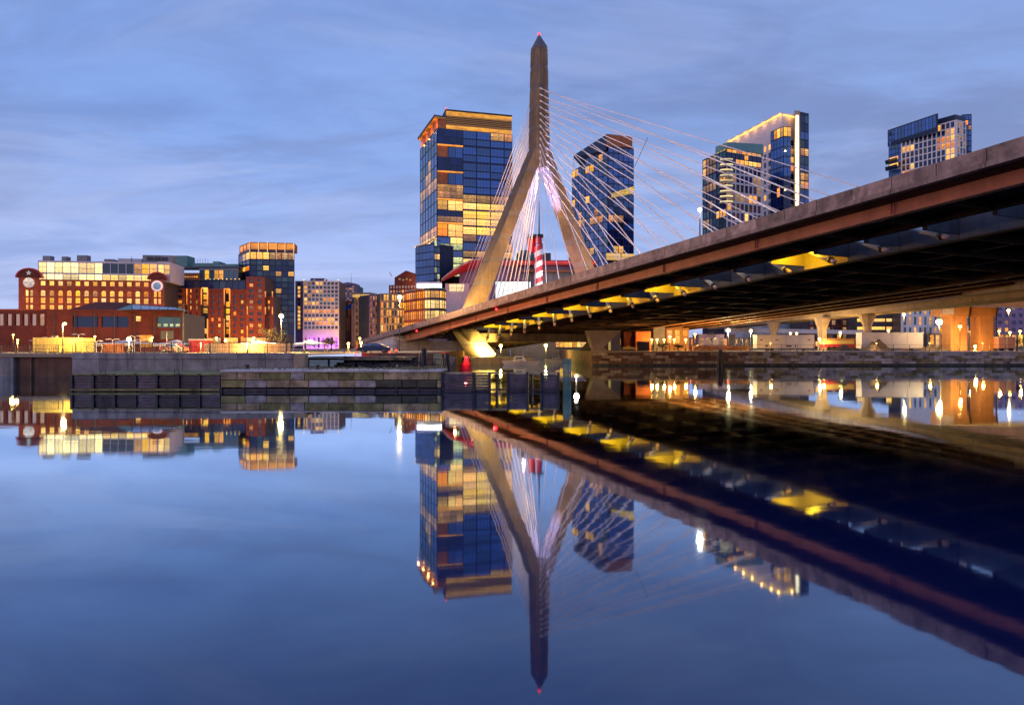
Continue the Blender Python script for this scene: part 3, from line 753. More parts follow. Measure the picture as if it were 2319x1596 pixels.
dk = thing('low_dock', (PX(800, 88), 88, 0), 'low dark timber dock with lit joists above the rubble', 'dock')
for i in range(12):
    a, b_ = lerp(PX(700, 88), PX(935, 88), i/12), lerp(PX(700, 88), PX(935, 88), (i+1)/12)
    MB().box(a + .015, b_ - .015, 87, 91, 2.62, 2.72).build('deck_plank', M_timber, dk)
for i in range(6):
    x_ = lerp(PX(702, 88), PX(932, 88), i/5); MB().tube([(x_, 87.3, -.5), (x_, 87.3, 2.6)], .13, 7).build('pile', M_timber, dk)
MB().box(PX(700, 88), PX(935, 88), 87.05, 87.2, 2.3, 2.6).build('edge_joist', M_stone, dk)

# promenade railings
railing((wx0 + .2, YW + .3), (PX(690, YW), YW + .3), 3.37, 'black iron railing along the top of the grey seawall')
railing((-95, YB), (wx0, YB), 3.13, 'black iron railing above the recessed brown wall')
railing((PX(690, 99), 99), (PX(900, 99), 99), GZ, 'dark railing behind the low timber dock')

# things standing on the promenade
def container(xa, xb, y0, y1, z0, z1, m, label, cat='container', name='corrugated_container', rib=0.22):
    t = thing(name, (xa, y0, z0), label, cat)
    MB().box(xa, xb, y0 + .06, y1, z0 + .1, z1).build('body', m, t)
    k = int((xb - xa)/rib); mb = MB()
    for i in range(k):
        a = xa + (i + .2)*rib; mb.box(a, a + rib*.5, y0, y0 + .058, z0 + .2, z1 - .1)
    o = mb.build('corrugation', m, t)
    MB().box(xa - .02, xb + .02, y0 - .03, y0 + .1, z1 - .09, z1 + .04).build('top_rail', m, t)
    MB().box(xa - .02, xb + .02, y0 - .03, y0 + .1, z0, z0 + .16).build('bottom_rail', M_dgrey, t)
    for xc in (xa, xb - .12): MB().box(xc - .02, xc + .14, y0 - .04, y0 + .1, z0, z1 + .05).build('corner_post', m, t)
    return t
container(PX(75, 97), PX(188, 97), 97, 99.6, GZ, 5.25, M_yel, 'yellow corrugated container by the railing at the far left')
container(PX(107, 95.5), PX(133, 95.5), 95.5, 96.6, GZ, 4.15, M_yel, 'small yellow skip in front of the corrugated container', 'skip', 'skip', 0.3)
def tent(ua, ub, Y, vtop, vb, label, m, dep=6, name='marquee', leg=True):
    xa, xb = PX(ua, Y), PX(ub, Y); ze, zt = PZ(vb, Y), PZ(vtop, Y)
    t = thing(name, ((xa + xb)/2, Y, GZ), label, 'tent')
    c = ((xa+xb)/2, Y + dep/2, zt); e = [(xa, Y, ze), (xb, Y, ze), (xb, Y + dep, ze), (xa, Y + dep, ze)]
    mb = MB(); n = len(mb.v)
    mid = [tuple(lerp(a, b, .55) - (0.12 if k == 2 else 0) for k, (a, b) in enumerate(zip(q, c))) for q in e]
    mb.rings([e, mid, [c]*4], False); mb.build('canopy', m, t)
    MB().box(xa, xb, Y, Y + .04, ze - .35, ze).build('valance', m, t)
    for q in e: MB().tube([(q[0], q[1], GZ), (q[0], q[1], ze)], .04, 5).build('leg', M_white, t)
    return t
def shed(ua, ub, Y, v0, v1, dep, m, label, name='site_cabin', cat='cabin', roofm=None, win=0, winm=None):
    xa, xb, zt = PX(ua, Y), PX(ub, Y), PZ(v0, Y); zb = max(GZ, PZ(v1, Y)) if v1 else GZ
    t = thing(name, (xa, Y, zb), label, cat)
    MB().box(xa, xb, Y, Y + dep, zb, zt).build('wall', m, t)
    MB().box(xa - .12, xb + .12, Y - .15, Y + dep + .1, zt + .004, zt + .16).build('roof', roofm or m, t)
    for i in range(win):
        a, b_ = lerp(xa, xb, (i + .2)/win), lerp(xa, xb, (i + .8)/win)
        MB().box(a, b_, Y - .04, Y - .004, lerp(zb, zt, .3), lerp(zb, zt, .82)).build('window', winm or W_dark, t)
    return t
tent(196, 300, 104, 768, 778, 'long cream marquee between the container and the low star lamp', M_offw, 10)
tent(345, 400, 108, 768, 779, 'cream tent under the black sign board', M_offw, 8)
tent(540, 600, 105, 770, 777, 'white pointed tent before the brick apartments', M_white, 6)
tent(664, 718, 105, 768, 778, 'white pointed tent before the violet lit hotel', M_white, 6)
shed(232, 262, 101, 781, None, 2, M_rust, 'small salmon coloured shed before the long marquee')
shed(428, 461, 112, 770, None, 3, M_redp, 'small red kiosk with a grey roof before the apartments', 'kiosk', 'kiosk', M_offw)
hb = thing('hoarding', (PX(505, 101), 101, GZ), 'golden lit site hoarding of boards along the promenade', 'hoarding')
for i in range(24):
    a, b_ = lerp(PX(462, 101), PX(658, 101), i/24), lerp(PX(462, 101), PX(658, 101), (i+1)/24)
    MB().box(a + .01, b_ - .01, 101 + .02*(i % 2), 101.05 + .02*(i % 2), GZ + .05, PZ(778, 101)).build('board', M_tan, hb)
sb = thing('black_sign_board', (PX(378, 104), 104, GZ), 'black sign board on a post beside the cream tent', 'sign')
MB().box(PX(364, 104), PX(392, 104), 104, 104.1, PZ(768, 104), PZ(749, 104)).build('board', M_black, sb)
MB().box(PX(378, 104) - .04, PX(378, 104) + .04, 103.94, 103.998, GZ, PZ(750, 104)).build('post', M_offw, sb)
def car(u, Y, zb, L, label, m, head=1):
    x = PX(u, Y); t = thing('parked_car', (x, Y, zb), label, 'car')
    prof = [(-.5, .30), (-.5, .72), (-.40, .86), (-.30, .92), (-.20, 1.38), (.08, 1.45), (.22, 1.30), (.34, .95), (.46, .84), (.5, .62), (.5, .30)]
    w = 0.88
    def ring(yy, k): return [(x + p[0]*L, Y + yy, zb + (p[1] if p[1] < 1 else 1 + (p[1]-1)*k)) for p in prof]
    mb = MB(); mb.rings([ring(-w, .9), ring(-w*.82, 1.0), ring(w*.82, 1.0), ring(w, .9)]); mb.build('body', m, t)
    for (a, b_) in ((-.22, -.04), (-.02, .19)):
        MB().hexa([(x + (a - .04)*L, Y - w - .015, zb + .95), (x + (b_ + .05)*L, Y - w - .015, zb + .95), (x + (b_ + .05)*L, Y - w + .05, zb + .95), (x + (a - .04)*L, Y - w + .05, zb + .95),
                   (x + a*L, Y - w - .012, zb + 1.29), (x + b_*L, Y - w - .012, zb + 1.29), (x + b_*L, Y - w + .05, zb + 1.29), (x + a*L, Y - w + .05, zb + 1.29)]).build('side_window', W_blue, t)
    for dx in (-.31, .31):
        for sy in (-1, 1):
            wh = MB().rings([[(x + dx*L + .33*math.cos(q*math.pi/7), Y + sy*(w - .08) + d, zb + .33 + .33*math.sin(q*math.pi/7)) for q in range(14)] for d in (-.1, .1)]).build('wheel', M_black, t)
            MB().rings([[(x + dx*L + .18*math.cos(q*math.pi/5), Y + sy*(w - .08) + d, zb + .33 + .18*math.sin(q*math.pi/5)) for q in range(10)] for d in (-.115, .115)]).build('rim', M_grey, wh)
    g = glow('tail_lamp', (1.0, 0.03, 0.02), 7, 0.0, lo=1.0)
    for yy in (-w + .12, w - .3):
        MB().box(x - .5*L - .03, x - .5*L + .05, Y + yy - .1, Y + yy + .22, zb + .66, zb + .82).build('tail_light', g, t)
    lamp('POINT', (x - .5*L - .4, Y - .6, zb + .8), 30, (1, .05, .03), t, .15)
    return t
car(848, 101, GZ, 4.9, 'dark blue car with red tail lights parked below the bridge end', mat('car_blue', (0.03, 0.05, 0.14), 0.25, 0.1))
car(395, 93.5 if False else 103, GZ, 3.6, 'small dark red car by the railing near the cream tent', mat('car_red', (0.20, 0.03, 0.03), 0.3, 0.1))
for (u, v, lb) in ((883, 797, 'red warning lamp on a short post just right of the dark blue car'), (897, 793, 'red warning lamp on a taller post near the abutment'), (806, 800, 'red warning lamp low on the dock left of the dark blue car')):
    lamp_post(u, v, 97 if u < 820 else 99.5, lb, (1.0, 0.04, 0.03), 40, zb=2.7 if u < 820 else GZ, head=0.14, name='warning_lamp', glowk=0.6, rad=0.04)
# lit lamps of the left bank
WARM, SOD = (1.0, 0.66, 0.22), (1.0, 0.48, 0.10)
lamp_post(147, 733, 95, 'warm street lamp on a pale pole beside the yellow container', WARM, 900, arm=0.3, head=0.20)
lamp_post(292, 768, 95, 'very bright low amber lamp before the long marquee', WARM, 1500, head=0.30, glowk=1.6)
lamp_post(637, 716, 108, 'very bright tall amber lamp before the dark glass apartment tower', WARM, 4500, head=0.36, glowk=1.6)
lamp_post(905, 673, 140, 'tall amber road lamp standing above the low end of the bridge deck', (1.0, 0.62, 0.24), 3000, head=0.45, glowk=1.6)
lamp_post(789, 778, 118, 'low amber lamp between the violet lit hotel and the bridge end', SOD, 1200, head=0.24)
lamp_post(818, 776, 120, 'low amber lamp close under the tapering end of the deck', SOD, 900, head=0.24)
lamp_post(40, 770, 112, 'low amber lamp near the dark brick hall at the photo edge', SOD, 900, head=0.16)
lamp_post(690, 775, 112, 'low amber lamp beside the white tent by the violet lit hotel', SOD, 900, head=0.14)
lamp_post(560, 777, 100, 'low amber lamp over the golden hoarding', SOD, 900, head=0.12)
lamp_post(455, 776, 104, 'low amber lamp beside the red kiosk', SOD, 800, head=0.12)
for (u, v, y, w) in ((80, 772, 110, 'beyond the yellow container'), (110, 765, 108, 'just above the yellow container'), (178, 758, 103, 'at the right end of the yellow container'),
                  (218, 773, 99, 'in front of the long marquee'), (255, 769, 102, 'above the salmon coloured shed'), (305, 762, 103, 'right of the very bright low lamp'), (318, 770, 106, 'between long marquee and cream tent')):
    x, z = PX(u, y), PZ(v, y)
    t = thing('double_arm_post', (x, y, GZ), 'unlit white double arm lamp post ' + w, 'lamp post', 'unlit double arm posts')
    MB().tube([(x, y, GZ), (x, y, z)], .05, 6).build('pole', M_offw, t)
    for sg in (-1, 1):
        a = MB().tube([(x, y, z - .1), (x + sg*.35, y, z + .12), (x + sg*.75, y, z + .1)], .035, 5).build('arm', M_offw, t)
        MB().box(x + sg*.75 - .22, x + sg*.75 + .22, y - .1, y + .1, z + .02, z + .1).build('lamp_head', M_offw, a)
tp = thing('tall_dark_mast', (PX(415, 100), 100, GZ), 'tall slim dark flagless mast before the brick apartments', 'mast')
MB().tube([(PX(415, 100), 100, GZ), (PX(415, 100), 100, PZ(690, 100))], [.12, .07], 8).build('pole', M_black, tp)
MB().tube([(PX(415, 100), 100, PZ(690, 100)), (PX(415, 100), 100, PZ(688, 100))], .14, 8).build('finial', M_black, tp)

def tree(u, Y, h, r, label, seed, zb=GZ):
    rnd = random.Random(seed); x = PX(u, Y); t = thing('street_tree', (x, Y, zb), label, 'tree')
    tr = MB(); tr.tube([(x, Y, zb), (x + .05, Y, zb + h*.35), (x, Y, zb + h*.75)], [.16, .12, .05], 7)
    tips = []
    for i in range(14):
        a, e = rnd.uniform(0, 6.28), rnd.uniform(.3, .95); b0 = Vector((x, Y, zb + h*rnd.uniform(.3, .65))); q = b0 + Vector((math.cos(a)*r*e, math.sin(a)*r*e, h*rnd.uniform(.12, .38)))
        tr.tube([b0, (b0 + q)/2 + Vector((0, 0, .15)), q], [.05, .03, .012], 5); tips.append(q)
    tr.build('trunk', M_bark, t)
    lf = MB()
    for q in tips:
        for i in range(60):
            c = q + Vector((rnd.gauss(0, r*.22), rnd.gauss(0, r*.22), rnd.gauss(0, h*.07))); a = rnd.uniform(0, 6.28); sz = rnd.uniform(.06, .13)
            d1 = Vector((math.cos(a), math.sin(a), rnd.uniform(-.6, .6)))*sz; d2 = Vector((-math.sin(a), math.cos(a), rnd.uniform(-.6, .6)))*sz
            lf.quad(c - d1, c + d2*.5, c + d1, c - d2*.5)
    o = lf.build('crown', M_leaf, t); return t
tree(604, 111, 4.2, 1.6, 'small dark tree before the brick apartments under the bright tall lamp', 1)
tree(632, 113, 3.4, 1.3, 'small dark tree at the foot of the dark glass tower', 2)
tree(750, 114, 2.4, 0.9, 'small dark shrub tree before the right half of the violet lit hotel', 3)
tree(735, 113, 2.2, 0.8, 'small dark shrub tree beside the white tent by the hotel', 4)

# weeds and flotsam on the quay top
wd = MB(); rnd = random.Random(31)
for i in range(900):
    x_ = rnd.uniform(qx1, qx2) if rnd.random() < .7 else rnd.gauss(lerp(qx1, qx2, .85), 1.0); y_ = YQ + rnd.uniform(.5, 5.2); h = rnd.uniform(.05, .28); a = rnd.uniform(0, 6.28)
    wd.quad((x_, y_, 1.9), (x_ + .03*math.cos(a), y_ + .03*math.sin(a), 1.9), (x_ + .08*math.cos(a) + rnd.uniform(-.08, .08), y_, 1.9 + h), (x_ + rnd.uniform(-.08, .08), y_, 1.9 + h*.9))
o = wd.build('weeds', mat('dry_weed', (.30, .24, .12), .9, .3)); o['kind'] = 'stuff'; tag(o, 'dry weeds growing on top of the granite quay', 'weeds')
for i, (u, y, r) in enumerate(((560, 64, .18), (720, 63.5, .16), (905, 64, .2))):
    x_ = PX(u, y); t = thing('mooring_bollard', (x_, y, 1.9), 'black iron mooring bollard on the quay, %s from the timber fender' % ('first', 'second', 'third')[i], 'bollard', 'mooring bollards')
    MB().tube([(x_, y, 1.9), (x_, y, 2.2)], [r*1.2, r*.8], 10).build('shaft', M_black, t); MB().tube([(x_, y, 2.2), (x_, y, 2.32)], [r*1.4, r*1.1], 10).build('cap', M_black, t)

# ladders on the timber wall
for i, u in enumerate((236, 402)):
    x_ = PX(u, YQ); t = thing('quay_ladder', (x_, YQ, 0), 'iron ladder bolted to the dark timber fender, %s of two' % ('left one', 'right one')[i], 'ladder', 'quay ladders')
    for dx in (-.2, .2): MB().tube([(x_ + dx, YQ - .16, -.4), (x_ + dx, YQ - .16, 2.0)], .025, 5).build('stile', M_rail, t)
    for k in range(8): MB().tube([(x_ - .2, YQ - .16, -.2 + .28*k), (x_ + .2, YQ - .16, -.2 + .28*k)], .018, 5).build('rung', M_rail, t)

# ------------------------------------------------------------------ the city behind the left bank
def P2(u, Y): return Vector((PX(u, Y), Y))
def back(A, B, dep):          # two rear corners of a rectangular block behind face A-B
    D = (B - A).normalized(); Nn = Vector((D.y, -D.x)); return B - Nn*dep, A - Nn*dep
def block(parent, A, B, dep, z0, z1, m, name='core', inset=0.0):
    C, D = back(A, B, dep); MB().prism([A, B, C, D], z0, z1).build(name, m, parent)
def crown_box(parent, A, B, dep, z0, z1, m, name): block(parent, A, B, dep, z0, z1, m, name)

# --- old brick factory with lit windows and a glass penthouse
YA, YA2 = 258.0, 266.0
A, B = P2(44, YA), P2(372, YA2); LA = (B - A).length
fa = thing('brick_factory', (A.x, A.y, GZ), 'broad red brick factory with lit arched windows and a glowing glass penthouse', 'building')
zt = PZ(632, YA)
block(fa, A, B, 28, GZ, zt - .3, M_dgrey)
zr = lambda v: PZ(v, YA + 3)
def rowz(vc, h): return (zr(vc + h/2), zr(vc - h/2))
rowsA = [rowz(745, 11), rowz(729, 11), rowz(713, 11.5), rowz(697.5, 12), rowz(681, 12), rowz(664.5, 13), rowz(642.5, 9.6)]
def xa_(u): return LA*(u - 44)/(372 - 44)
endL, endR = xa_(88), xa_(342)
colsA = [(xa_(u) - .85, xa_(u) + .85) for u in [97 + 19.45*i for i in range(13)]]
litA = chooser([(G_warm, 9), (G_pale, 2), (G_amber, 1)], 21)
D_ = (B - A).normalized()
facade(fa, A + D_*endL, A + D_*endR, [(a - endL, b - endL) for a, b in colsA], rowsA, M_brick, litA, 0.45, GZ, zt, arch=(5,), face='brick_wall')
for (e0, e1, uw) in ((0, endL, (62, 72)), (endR, LA, (352, 362))):
    cols = [(xa_(u) - .55 - e0, xa_(u) + .55 - e0) for u in uw]
    facade(fa, A + D_*e0, A + D_*e1, cols, [rowz(745, 11), rowz(729, 11), rowz(713, 11.5), rowz(697.5, 12), rowz(681, 12), rowz(665, 13)], M_brick, litA, 0.62, GZ, zt + .6, face='brick_wall')
MB().box(0, 0, 0, 0, 0, 0)
Nn = Vector((D_.y, -D_.x))
def on_face(x, d): p = A + D_*x + Nn*d; return p
for (xc, rr, kind) in ((xa_(67), 4.4, 0), (xa_(357), 3.4, 1)):      # rounded gables with their signs
    zc_ = zt + .55
    def arc(R_, d, n=14): return [(*on_face(xc + R_*math.cos(math.pi*q/n), d), zc_ + R_*.78*math.sin(math.pi*q/n)) for q in range(n + 1)]
    MB().rings([arc(rr, -1.0), arc(rr, .62)]).build('gable', M_brickd, fa)
    MB().rings([arc(rr + .35, .1), arc(rr + .35, .75), arc(rr - .15, .75), arc(rr - .15, .1)], False).build('gable_coping', M_redp, fa)
    zs = PZ(644 if kind else 640, YA)
    circ = lambda R_, d, n=20: [(*on_face(xc + R_*math.cos(2*math.pi*q/n), d), zs + R_*math.sin(2*math.pi*q/n)) for q in range(n)]
    if kind:
        MB().rings([circ(2.1, .66), circ(2.1, .9)]).build('sign_ring', glow('sign_ring', (1.0, .62, .62), 1.0, .2), fa)
        MB().rings([circ(1.45, .91), circ(1.45, .96)]).build('sign_disc', glow('sign_disc', (.35, .5, .75), .55, .3), fa)
    else:
        MB().rings([circ(1.9, .66), circ(1.9, .9)]).build('sign_disc', glow('sign_disc_pale', (1.0, .78, .66), 1.1, .5, (.5, .5, .9)), fa)
        st = [(*on_face(xc + (1.0 if q % 2 == 0 else .42)*math.sin(math.pi*q/5), .95), zt + 2.3 + (1.0 if q % 2 == 0 else .42)*math.cos(math.pi*q/5)) for q in range(10)]
        st2 = [(p[0] - Nn.x*.2, p[1] - Nn.y*.2, p[2]) for p in st]
        MB().rings([st2, st]).build('sign_star', glow('sign_star', (1., .9, .85), .9, .2), fa)
# penthouse
pa, pb = A + D_*xa_(79) - Nn*2.2, A + D_*xa_(352) - Nn*2.2
zp0, zp1 = zt - .2, PZ(589, YA + 2)
block(fa, pa, pb, 18, zp0, zp1 - .1, M_dgrey, 'penthouse_core')
LP = (pb - pa).length
fl1 = zp0 + (zp1 - zp0)*.37
facade(fa, pa, pb, even(LP, 15, .22, .25), [(zp0 + .3, fl1 - .35), (fl1 + .25, zp1 - .7)], M_offw,
       lambda i, j: (G_white if i < 8 else (G_pale if j == 0 else (W_dark if i < 12 else G_warm))), .25, zp0, zp1, face='penthouse_frame')
pc, pd = pb + D_*.02, pb + D_*xa_(382 - 352 + 44)
facade(fa, pc, pd, even((pd - pc).length, 2, .25, .3), [(fl1 + .2, zp1 - .9)], M_offw, lambda i, j: G_pale, .25, zp0, zp1 + .3, face='penthouse_frame')
block(fa, pc - Nn*.02, pd - Nn*.02, 17, zp0, zp1 + .2, M_offw, 'penthouse_core')
for (ua, ub, v0, v1, m) in ((308, 377, 574, 587, M_grey), (250, 305, 583, 589, M_offw), (218, 240, 585, 589, M_grey)):
    a, b_ = A + D_*xa_(ua) - Nn*6, A + D_*xa_(ub) - Nn*6; block(fa, a, b_, 6, zp1 - .15, PZ(v0, YA + 8), m, 'rooftop_unit')
for u in (326, 344, 361):
    q = A + D_*xa_(u) - Nn*5.9; ubox('louvre', fa, (q.x, q.y, PZ(581, YA + 6)), (2.3, .2, 1.4), M_dgrey, math.atan2(D_.y, D_.x))
q = A + D_*xa_(282) - Nn*6; MB().tube([(q.x, q.y, zp1), (q.x, q.y, PZ(572, YA))], .1, 5).build('antenna', M_dgrey, fa)
lamp('POINT', (PX(60, 246), 246, 12), 2500, SOD, fa, 1.0)

# --- low dark brick hall by the water
YH = 128.0
hall = thing('brick_hall', (PX(20, YH), YH, GZ), 'low dark red brick hall with hipped roof and long dark windows', 'building')
A, B = P2(-25, YH), P2(108, YH)
block(hall, A, B, 14, GZ, PZ(702, YH) - .1, M_dgrey)
L_ = (B - A).length
facade(hall, A, B, even(L_, 7, .5, .4), [(PZ(737, YH), PZ(711, YH))], M_brickd, chooser([(W_dark, 5), (G_dim, 2), (G_amber, .5)], 4), .35, GZ, PZ(704, YH), face='brick_wall')
MB().prism([A - Vector((.3, .5)), B + Vector((.3, -.5)), B + Vector((.3, 14)), A + Vector((-.3, 14))], PZ(704, YH) + .004, PZ(700, YH)).build('roof_edge', M_brick, hall)
A, B = P2(108, YH - 2), P2(412, YH + 2); L_ = (B - A).length
z1 = PZ(706, YH)
block(hall, A, B, 16, GZ, z1 - .1, M_dgrey)
sc = L_/(412 - 108)
colsH = [((165 - 108)*sc, (222 - 108)*sc), ((229 - 108)*sc, (291 - 108)*sc), ((355 - 108)*sc, (410 - 108)*sc)]
facade(hall, A, B, colsH, [(PZ(741, YH), PZ(717, YH))], M_brickd, lambda i, j: (W_navy, W_navy, W_teal)[i], .4, GZ, z1, face='brick_wall')
for (ua, ub) in ((356, 364), (370, 380), (385, 394), (398, 408)):
    q = A + (B - A)*(((ua + ub)/2 - 108)/(412 - 108)); ubox('window_light', hall, (q.x, q.y - .12, PZ(736, YH)), ((ub - ua)*sc, .05, .5), G_green)
rz0 = z1 + .005
e = [(PX(157, YH), YH - 2), (PX(352, YH), YH + .8), (PX(352, YH), YH + 12), (PX(157, YH), YH + 9)]
r_ = [(PX(190, YH), YH + 3.5), (PX(250, YH), YH + 4.5), (PX(250, YH), YH + 6), (PX(190, YH), YH + 5)]
MB().rings([[(p[0], p[1], rz0) for p in e], [(p[0], p[1], PZ(681, YH)) for p in r_]]).build('hipped_roof', M_brickd, hall)
MB().prism([A + Vector((-.2, -.55)), B + Vector((.2, -.55)), B + Vector((.2, -.05)), A + Vector((-.2, -.05))], z1 + .004, z1 + .35).build('roof_edge', M_brickd, hall)
sk = thing('skylight', (PX(258, YH), YH, z1), 'blue grey glass skylight prism on the brick hall roof', 'skylight')
x0, x1, xm = PX(258, YH - 3), PX(394, YH - 3), PX(279, YH - 3); zb_, zt_ = PZ(706, YH - 3) + .4, PZ(687, YH - 3)
y0 = YH - 2.2
v = [(x0, y0, zb_), (PX(296, YH - 3), y0 - .25, zb_), (x1, y0, zb_), (x1, y0 + 5, zb_), (x0, y0 + 5, zb_), (xm, y0 + 2, zt_), (PX(385, YH - 3), y0 + 2, lerp(zb_, zt_, .45))]
mb = MB(); mb.v = v; mb.f = [(0, 1, 5), (0, 5, 4)]; mb.build('end_glass', M_teal, sk)
for i in range(5):
    f0, f1 = i/5 + .008, (i + 1)/5 - .008
    l = lambda a, b, f: tuple(lerp(p, q_, f) for p, q_ in zip(a, b))
    MB().quad(l(v[1], v[2], f0), l(v[1], v[2], f1), l(v[5], v[6], f1), l(v[5], v[6], f0)).build('pane', M_skyl, sk)
MB().tube([v[1], v[5]], .07, 5).build('frame', M_navy, sk); MB().tube([v[5], v[6]], .07, 5).build('frame', M_navy, sk); MB().tube([v[1], v[2]], .07, 5).build('frame', M_navy, sk)
mb = MB(); mb.v = v; mb.f = [(4, 5, 6, 3), (6, 2, 3)]; mb.build('rear_glass', M_teal, sk)
ubox('wall_glow', hall, (PX(318, YH - 2), YH - 2.6, PZ(722, YH - 2)), (.8, .3, .9), G_warm)

# --- brick apartments with glowing piers
YP = 283.0
ap = thing('brick_apartments', (PX(400, YP), YP, GZ), 'stepped red brick apartment house with orange glowing wall strips', 'building')
strip = glow('wall_wash_glow', (1.0, 0.30, 0.04), 1.5, 0.6, (.3, .3, .25), lo=.7)  # orange uplight on the brick piers, painted as glowing strips
winB = chooser([(W_dark, 6), (G_amber, 2), (G_warm, 2.4), (G_dim, 1.6)], 33)
vr = [765, 751, 737, 723.5, 710, 697, 684, 671.5, 659]
bays = [(379, 420, 652, 0), (424, 455, 652, 0), (472, 507, 654, 0), (522, 559, 655, 0), (558, 600, 627, -2), (600, 619, 670, 0)]
for (ua, ub, vt, dy) in bays:
    Yb = YP + dy; A, B = P2(ua, Yb), P2(ub, Yb); z1 = PZ(vt, Yb)
    rows = [(PZ(q + 3.6, Yb), PZ(q - 3.6, Yb)) for q in ([765, 751, 737, 723.5, 710, 697, 684, 671.5, 659, 646, 634.5]) if q - 6 > vt]
    block(ap, A, B, 16, GZ, z1 - .1, M_dgrey)
    facade(ap, A, B, even((B - A).length, 2 if ub - ua > 25 else 1, 1.9, 1.3), rows, M_brick2, winB, .35, GZ, z1, face='brick_wall')
for (ua, ub, vt) in ((420, 424, 660), (455, 472, 650), (507, 522, 652)):
    A, B = P2(ua, YP + 2.5), P2(ub, YP + 2.5); L_ = (B - A).length
    block(ap, A, B, 13, GZ, PZ(vt, YP) - .1, M_dgrey)
    if ub - ua > 8: facade(ap, A, B, even(L_, 1, .2, .25), levels(GZ + .6, PZ(vt, YP), 9, .7), M_navy, chooser([(G_warm, 5), (W_dark, 3), (G_amber, 2)], ua), .2, GZ, PZ(vt, YP) + .2, face='bay_frame')
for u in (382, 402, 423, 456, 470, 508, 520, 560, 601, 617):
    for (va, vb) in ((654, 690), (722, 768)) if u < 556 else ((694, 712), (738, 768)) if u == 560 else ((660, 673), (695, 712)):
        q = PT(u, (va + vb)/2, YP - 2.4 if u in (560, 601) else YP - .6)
        ubox('wall_glow', ap, q, (.42, .12, abs(PZ(va, YP) - PZ(vb, YP))), strip)
# glass attic storey, terrace and penthouse
A, B = P2(379, YP + 3), P2(556, YP + 3)
block(ap, A, B, 13, PZ(656, YP), PZ(634, YP) - .05, M_dgrey, 'attic_core')
facade(ap, A, B, even((B - A).length, 12, .2, .2), [(PZ(653, YP), PZ(636, YP))], M_navy, lambda i, j: G_warm if i == 1 else (W_navy if i % 4 else W_dark), .2, PZ(656, YP), PZ(633, YP), face='attic_frame')
A, B = P2(398, YP + 9), P2(452, YP + 9); block(ap, A, B, 8, PZ(634, YP), PZ(618, YP + 9), M_rust, 'terrace_room')
for u in range(6):
    q = PT(420 + 5.2*u, 627, YP + 8.8); ubox('terrace_light', ap, q, (.6, .1, .5), G_warm)
A, B = P2(452, YP + 10), P2(540, YP + 10); block(ap, A, B, 8, PZ(634, YP), PZ(610, YP + 10), M_dgrey, 'terrace_core')
facade(ap, A, B, even((B - A).length, 8, .25, .3), [(PZ(632, YP + 10), PZ(612, YP + 10))], M_grey, lambda i, j: (G_warm if i in (1, 3, 4) else W_teal), .25, PZ(634, YP + 10), PZ(608, YP + 10), face='terrace_frame')
for i in range(9):
    q = PT(466 + 9.5*i, 632, YP + 2.5); MB().ball(q, .28, 6, 4).build('festoon_lamp', G_pale, ap)
for (ua, ub, v0, v1, yy) in ((398, 545, 604, 608, 12), (386, 424, 579, 607, 18), (426, 484, 596, 605, 20), (482, 496, 592, 604, 19), (496, 541, 598, 605, 18)):
    A, B = P2(ua, YP + yy), P2(ub, YP + yy); block(ap, A, B, 7, PZ(v1, YP + yy), PZ(v0, YP + yy), M_teal if v0 != 604 else M_navy, 'rooftop_unit')
for i in range(6):
    u = 441 + 6*i; MB().tube([PT(u, 598, YP + 22), PT(u, 585 + 2*(i % 2), YP + 22)], .07, 5).build('antenna', M_dgrey, ap)
# dark glass corner tower with an orange crown
tw = thing('glass_apartment_tower', (PX(600, 292), 292, GZ), 'dark blue glass apartment tower with a glowing orange crown', 'building')
A0, A, B = P2(541, 304), P2(566, 290), P2(667, 293)
z1, zc0 = PZ(548, 290), PZ(566, 290)
MB().prism([A0, A, B, P2(667, 312), P2(545, 312)], GZ, zc0).build('core', M_navy, tw)
winT = chooser([(W_navy, 9), (W_dark, 4), (G_warm, 1.6), (W_teal, 2), (G_amber, .6)], 52)
rowsT = [(PZ(q + 5, 290), PZ(q - 5, 290)) for q in (752, 738, 725, 711.5, 698, 684.5, 671, 658, 645, 632, 619, 606.5, 594)] + [(PZ(586, 290), PZ(571, 290))]
facade(tw, A, B, even((B - A).length, 7, .3, .3), rowsT, M_navy, lambda i, j: (G_warm if i < 3 else G_officedim) if j == 13 else winT(i, j), .22, GZ, zc0, face='tower_frame')
facade(tw, A0, A, even((A - A0).length, 3, .35, .3), rowsT, M_navy, lambda i, j: G_warm if j == 13 and i > 0 else winT(i, j), .22, GZ, zc0, face='tower_frame')
crown = glow('crown_glow', (1.0, 0.33, 0.03), 1.0, .45, (.1, .1, .5), lo=.8)
cA0, cA, cB = A0 + (A - A0)*.12, A + Vector((0, .6)), B + Vector((0, .6))
for (p, q_, n_) in ((cA, cB, 5), (cA0, cA, 3)):
    Lc = (q_ - p).length
    facade(tw, p, q_, even(Lc, n_, .3, .15), [(zc0 + .5, z1 - .3)], M_rust, lambda i, j: crown, .3, zc0 + .01, z1, wname='crown_panel', face='crown_frame')
block(tw, cA + Vector((.2, .3)), cB + Vector((-.2, .3)), 8, zc0, z1 - .1, M_rust, 'crown_core')
finl = glow('fin_light', (1.0, .62, .34), .9, .3, lo=.8)
for i in range(6):
    q = A.lerp(B, i/5*.985 + .005); ubox('light_fin', tw, (q.x, q.y - .55, (PZ(586, 290) + z1)/2), (.22, .3, z1 - PZ(587, 290)), finl)

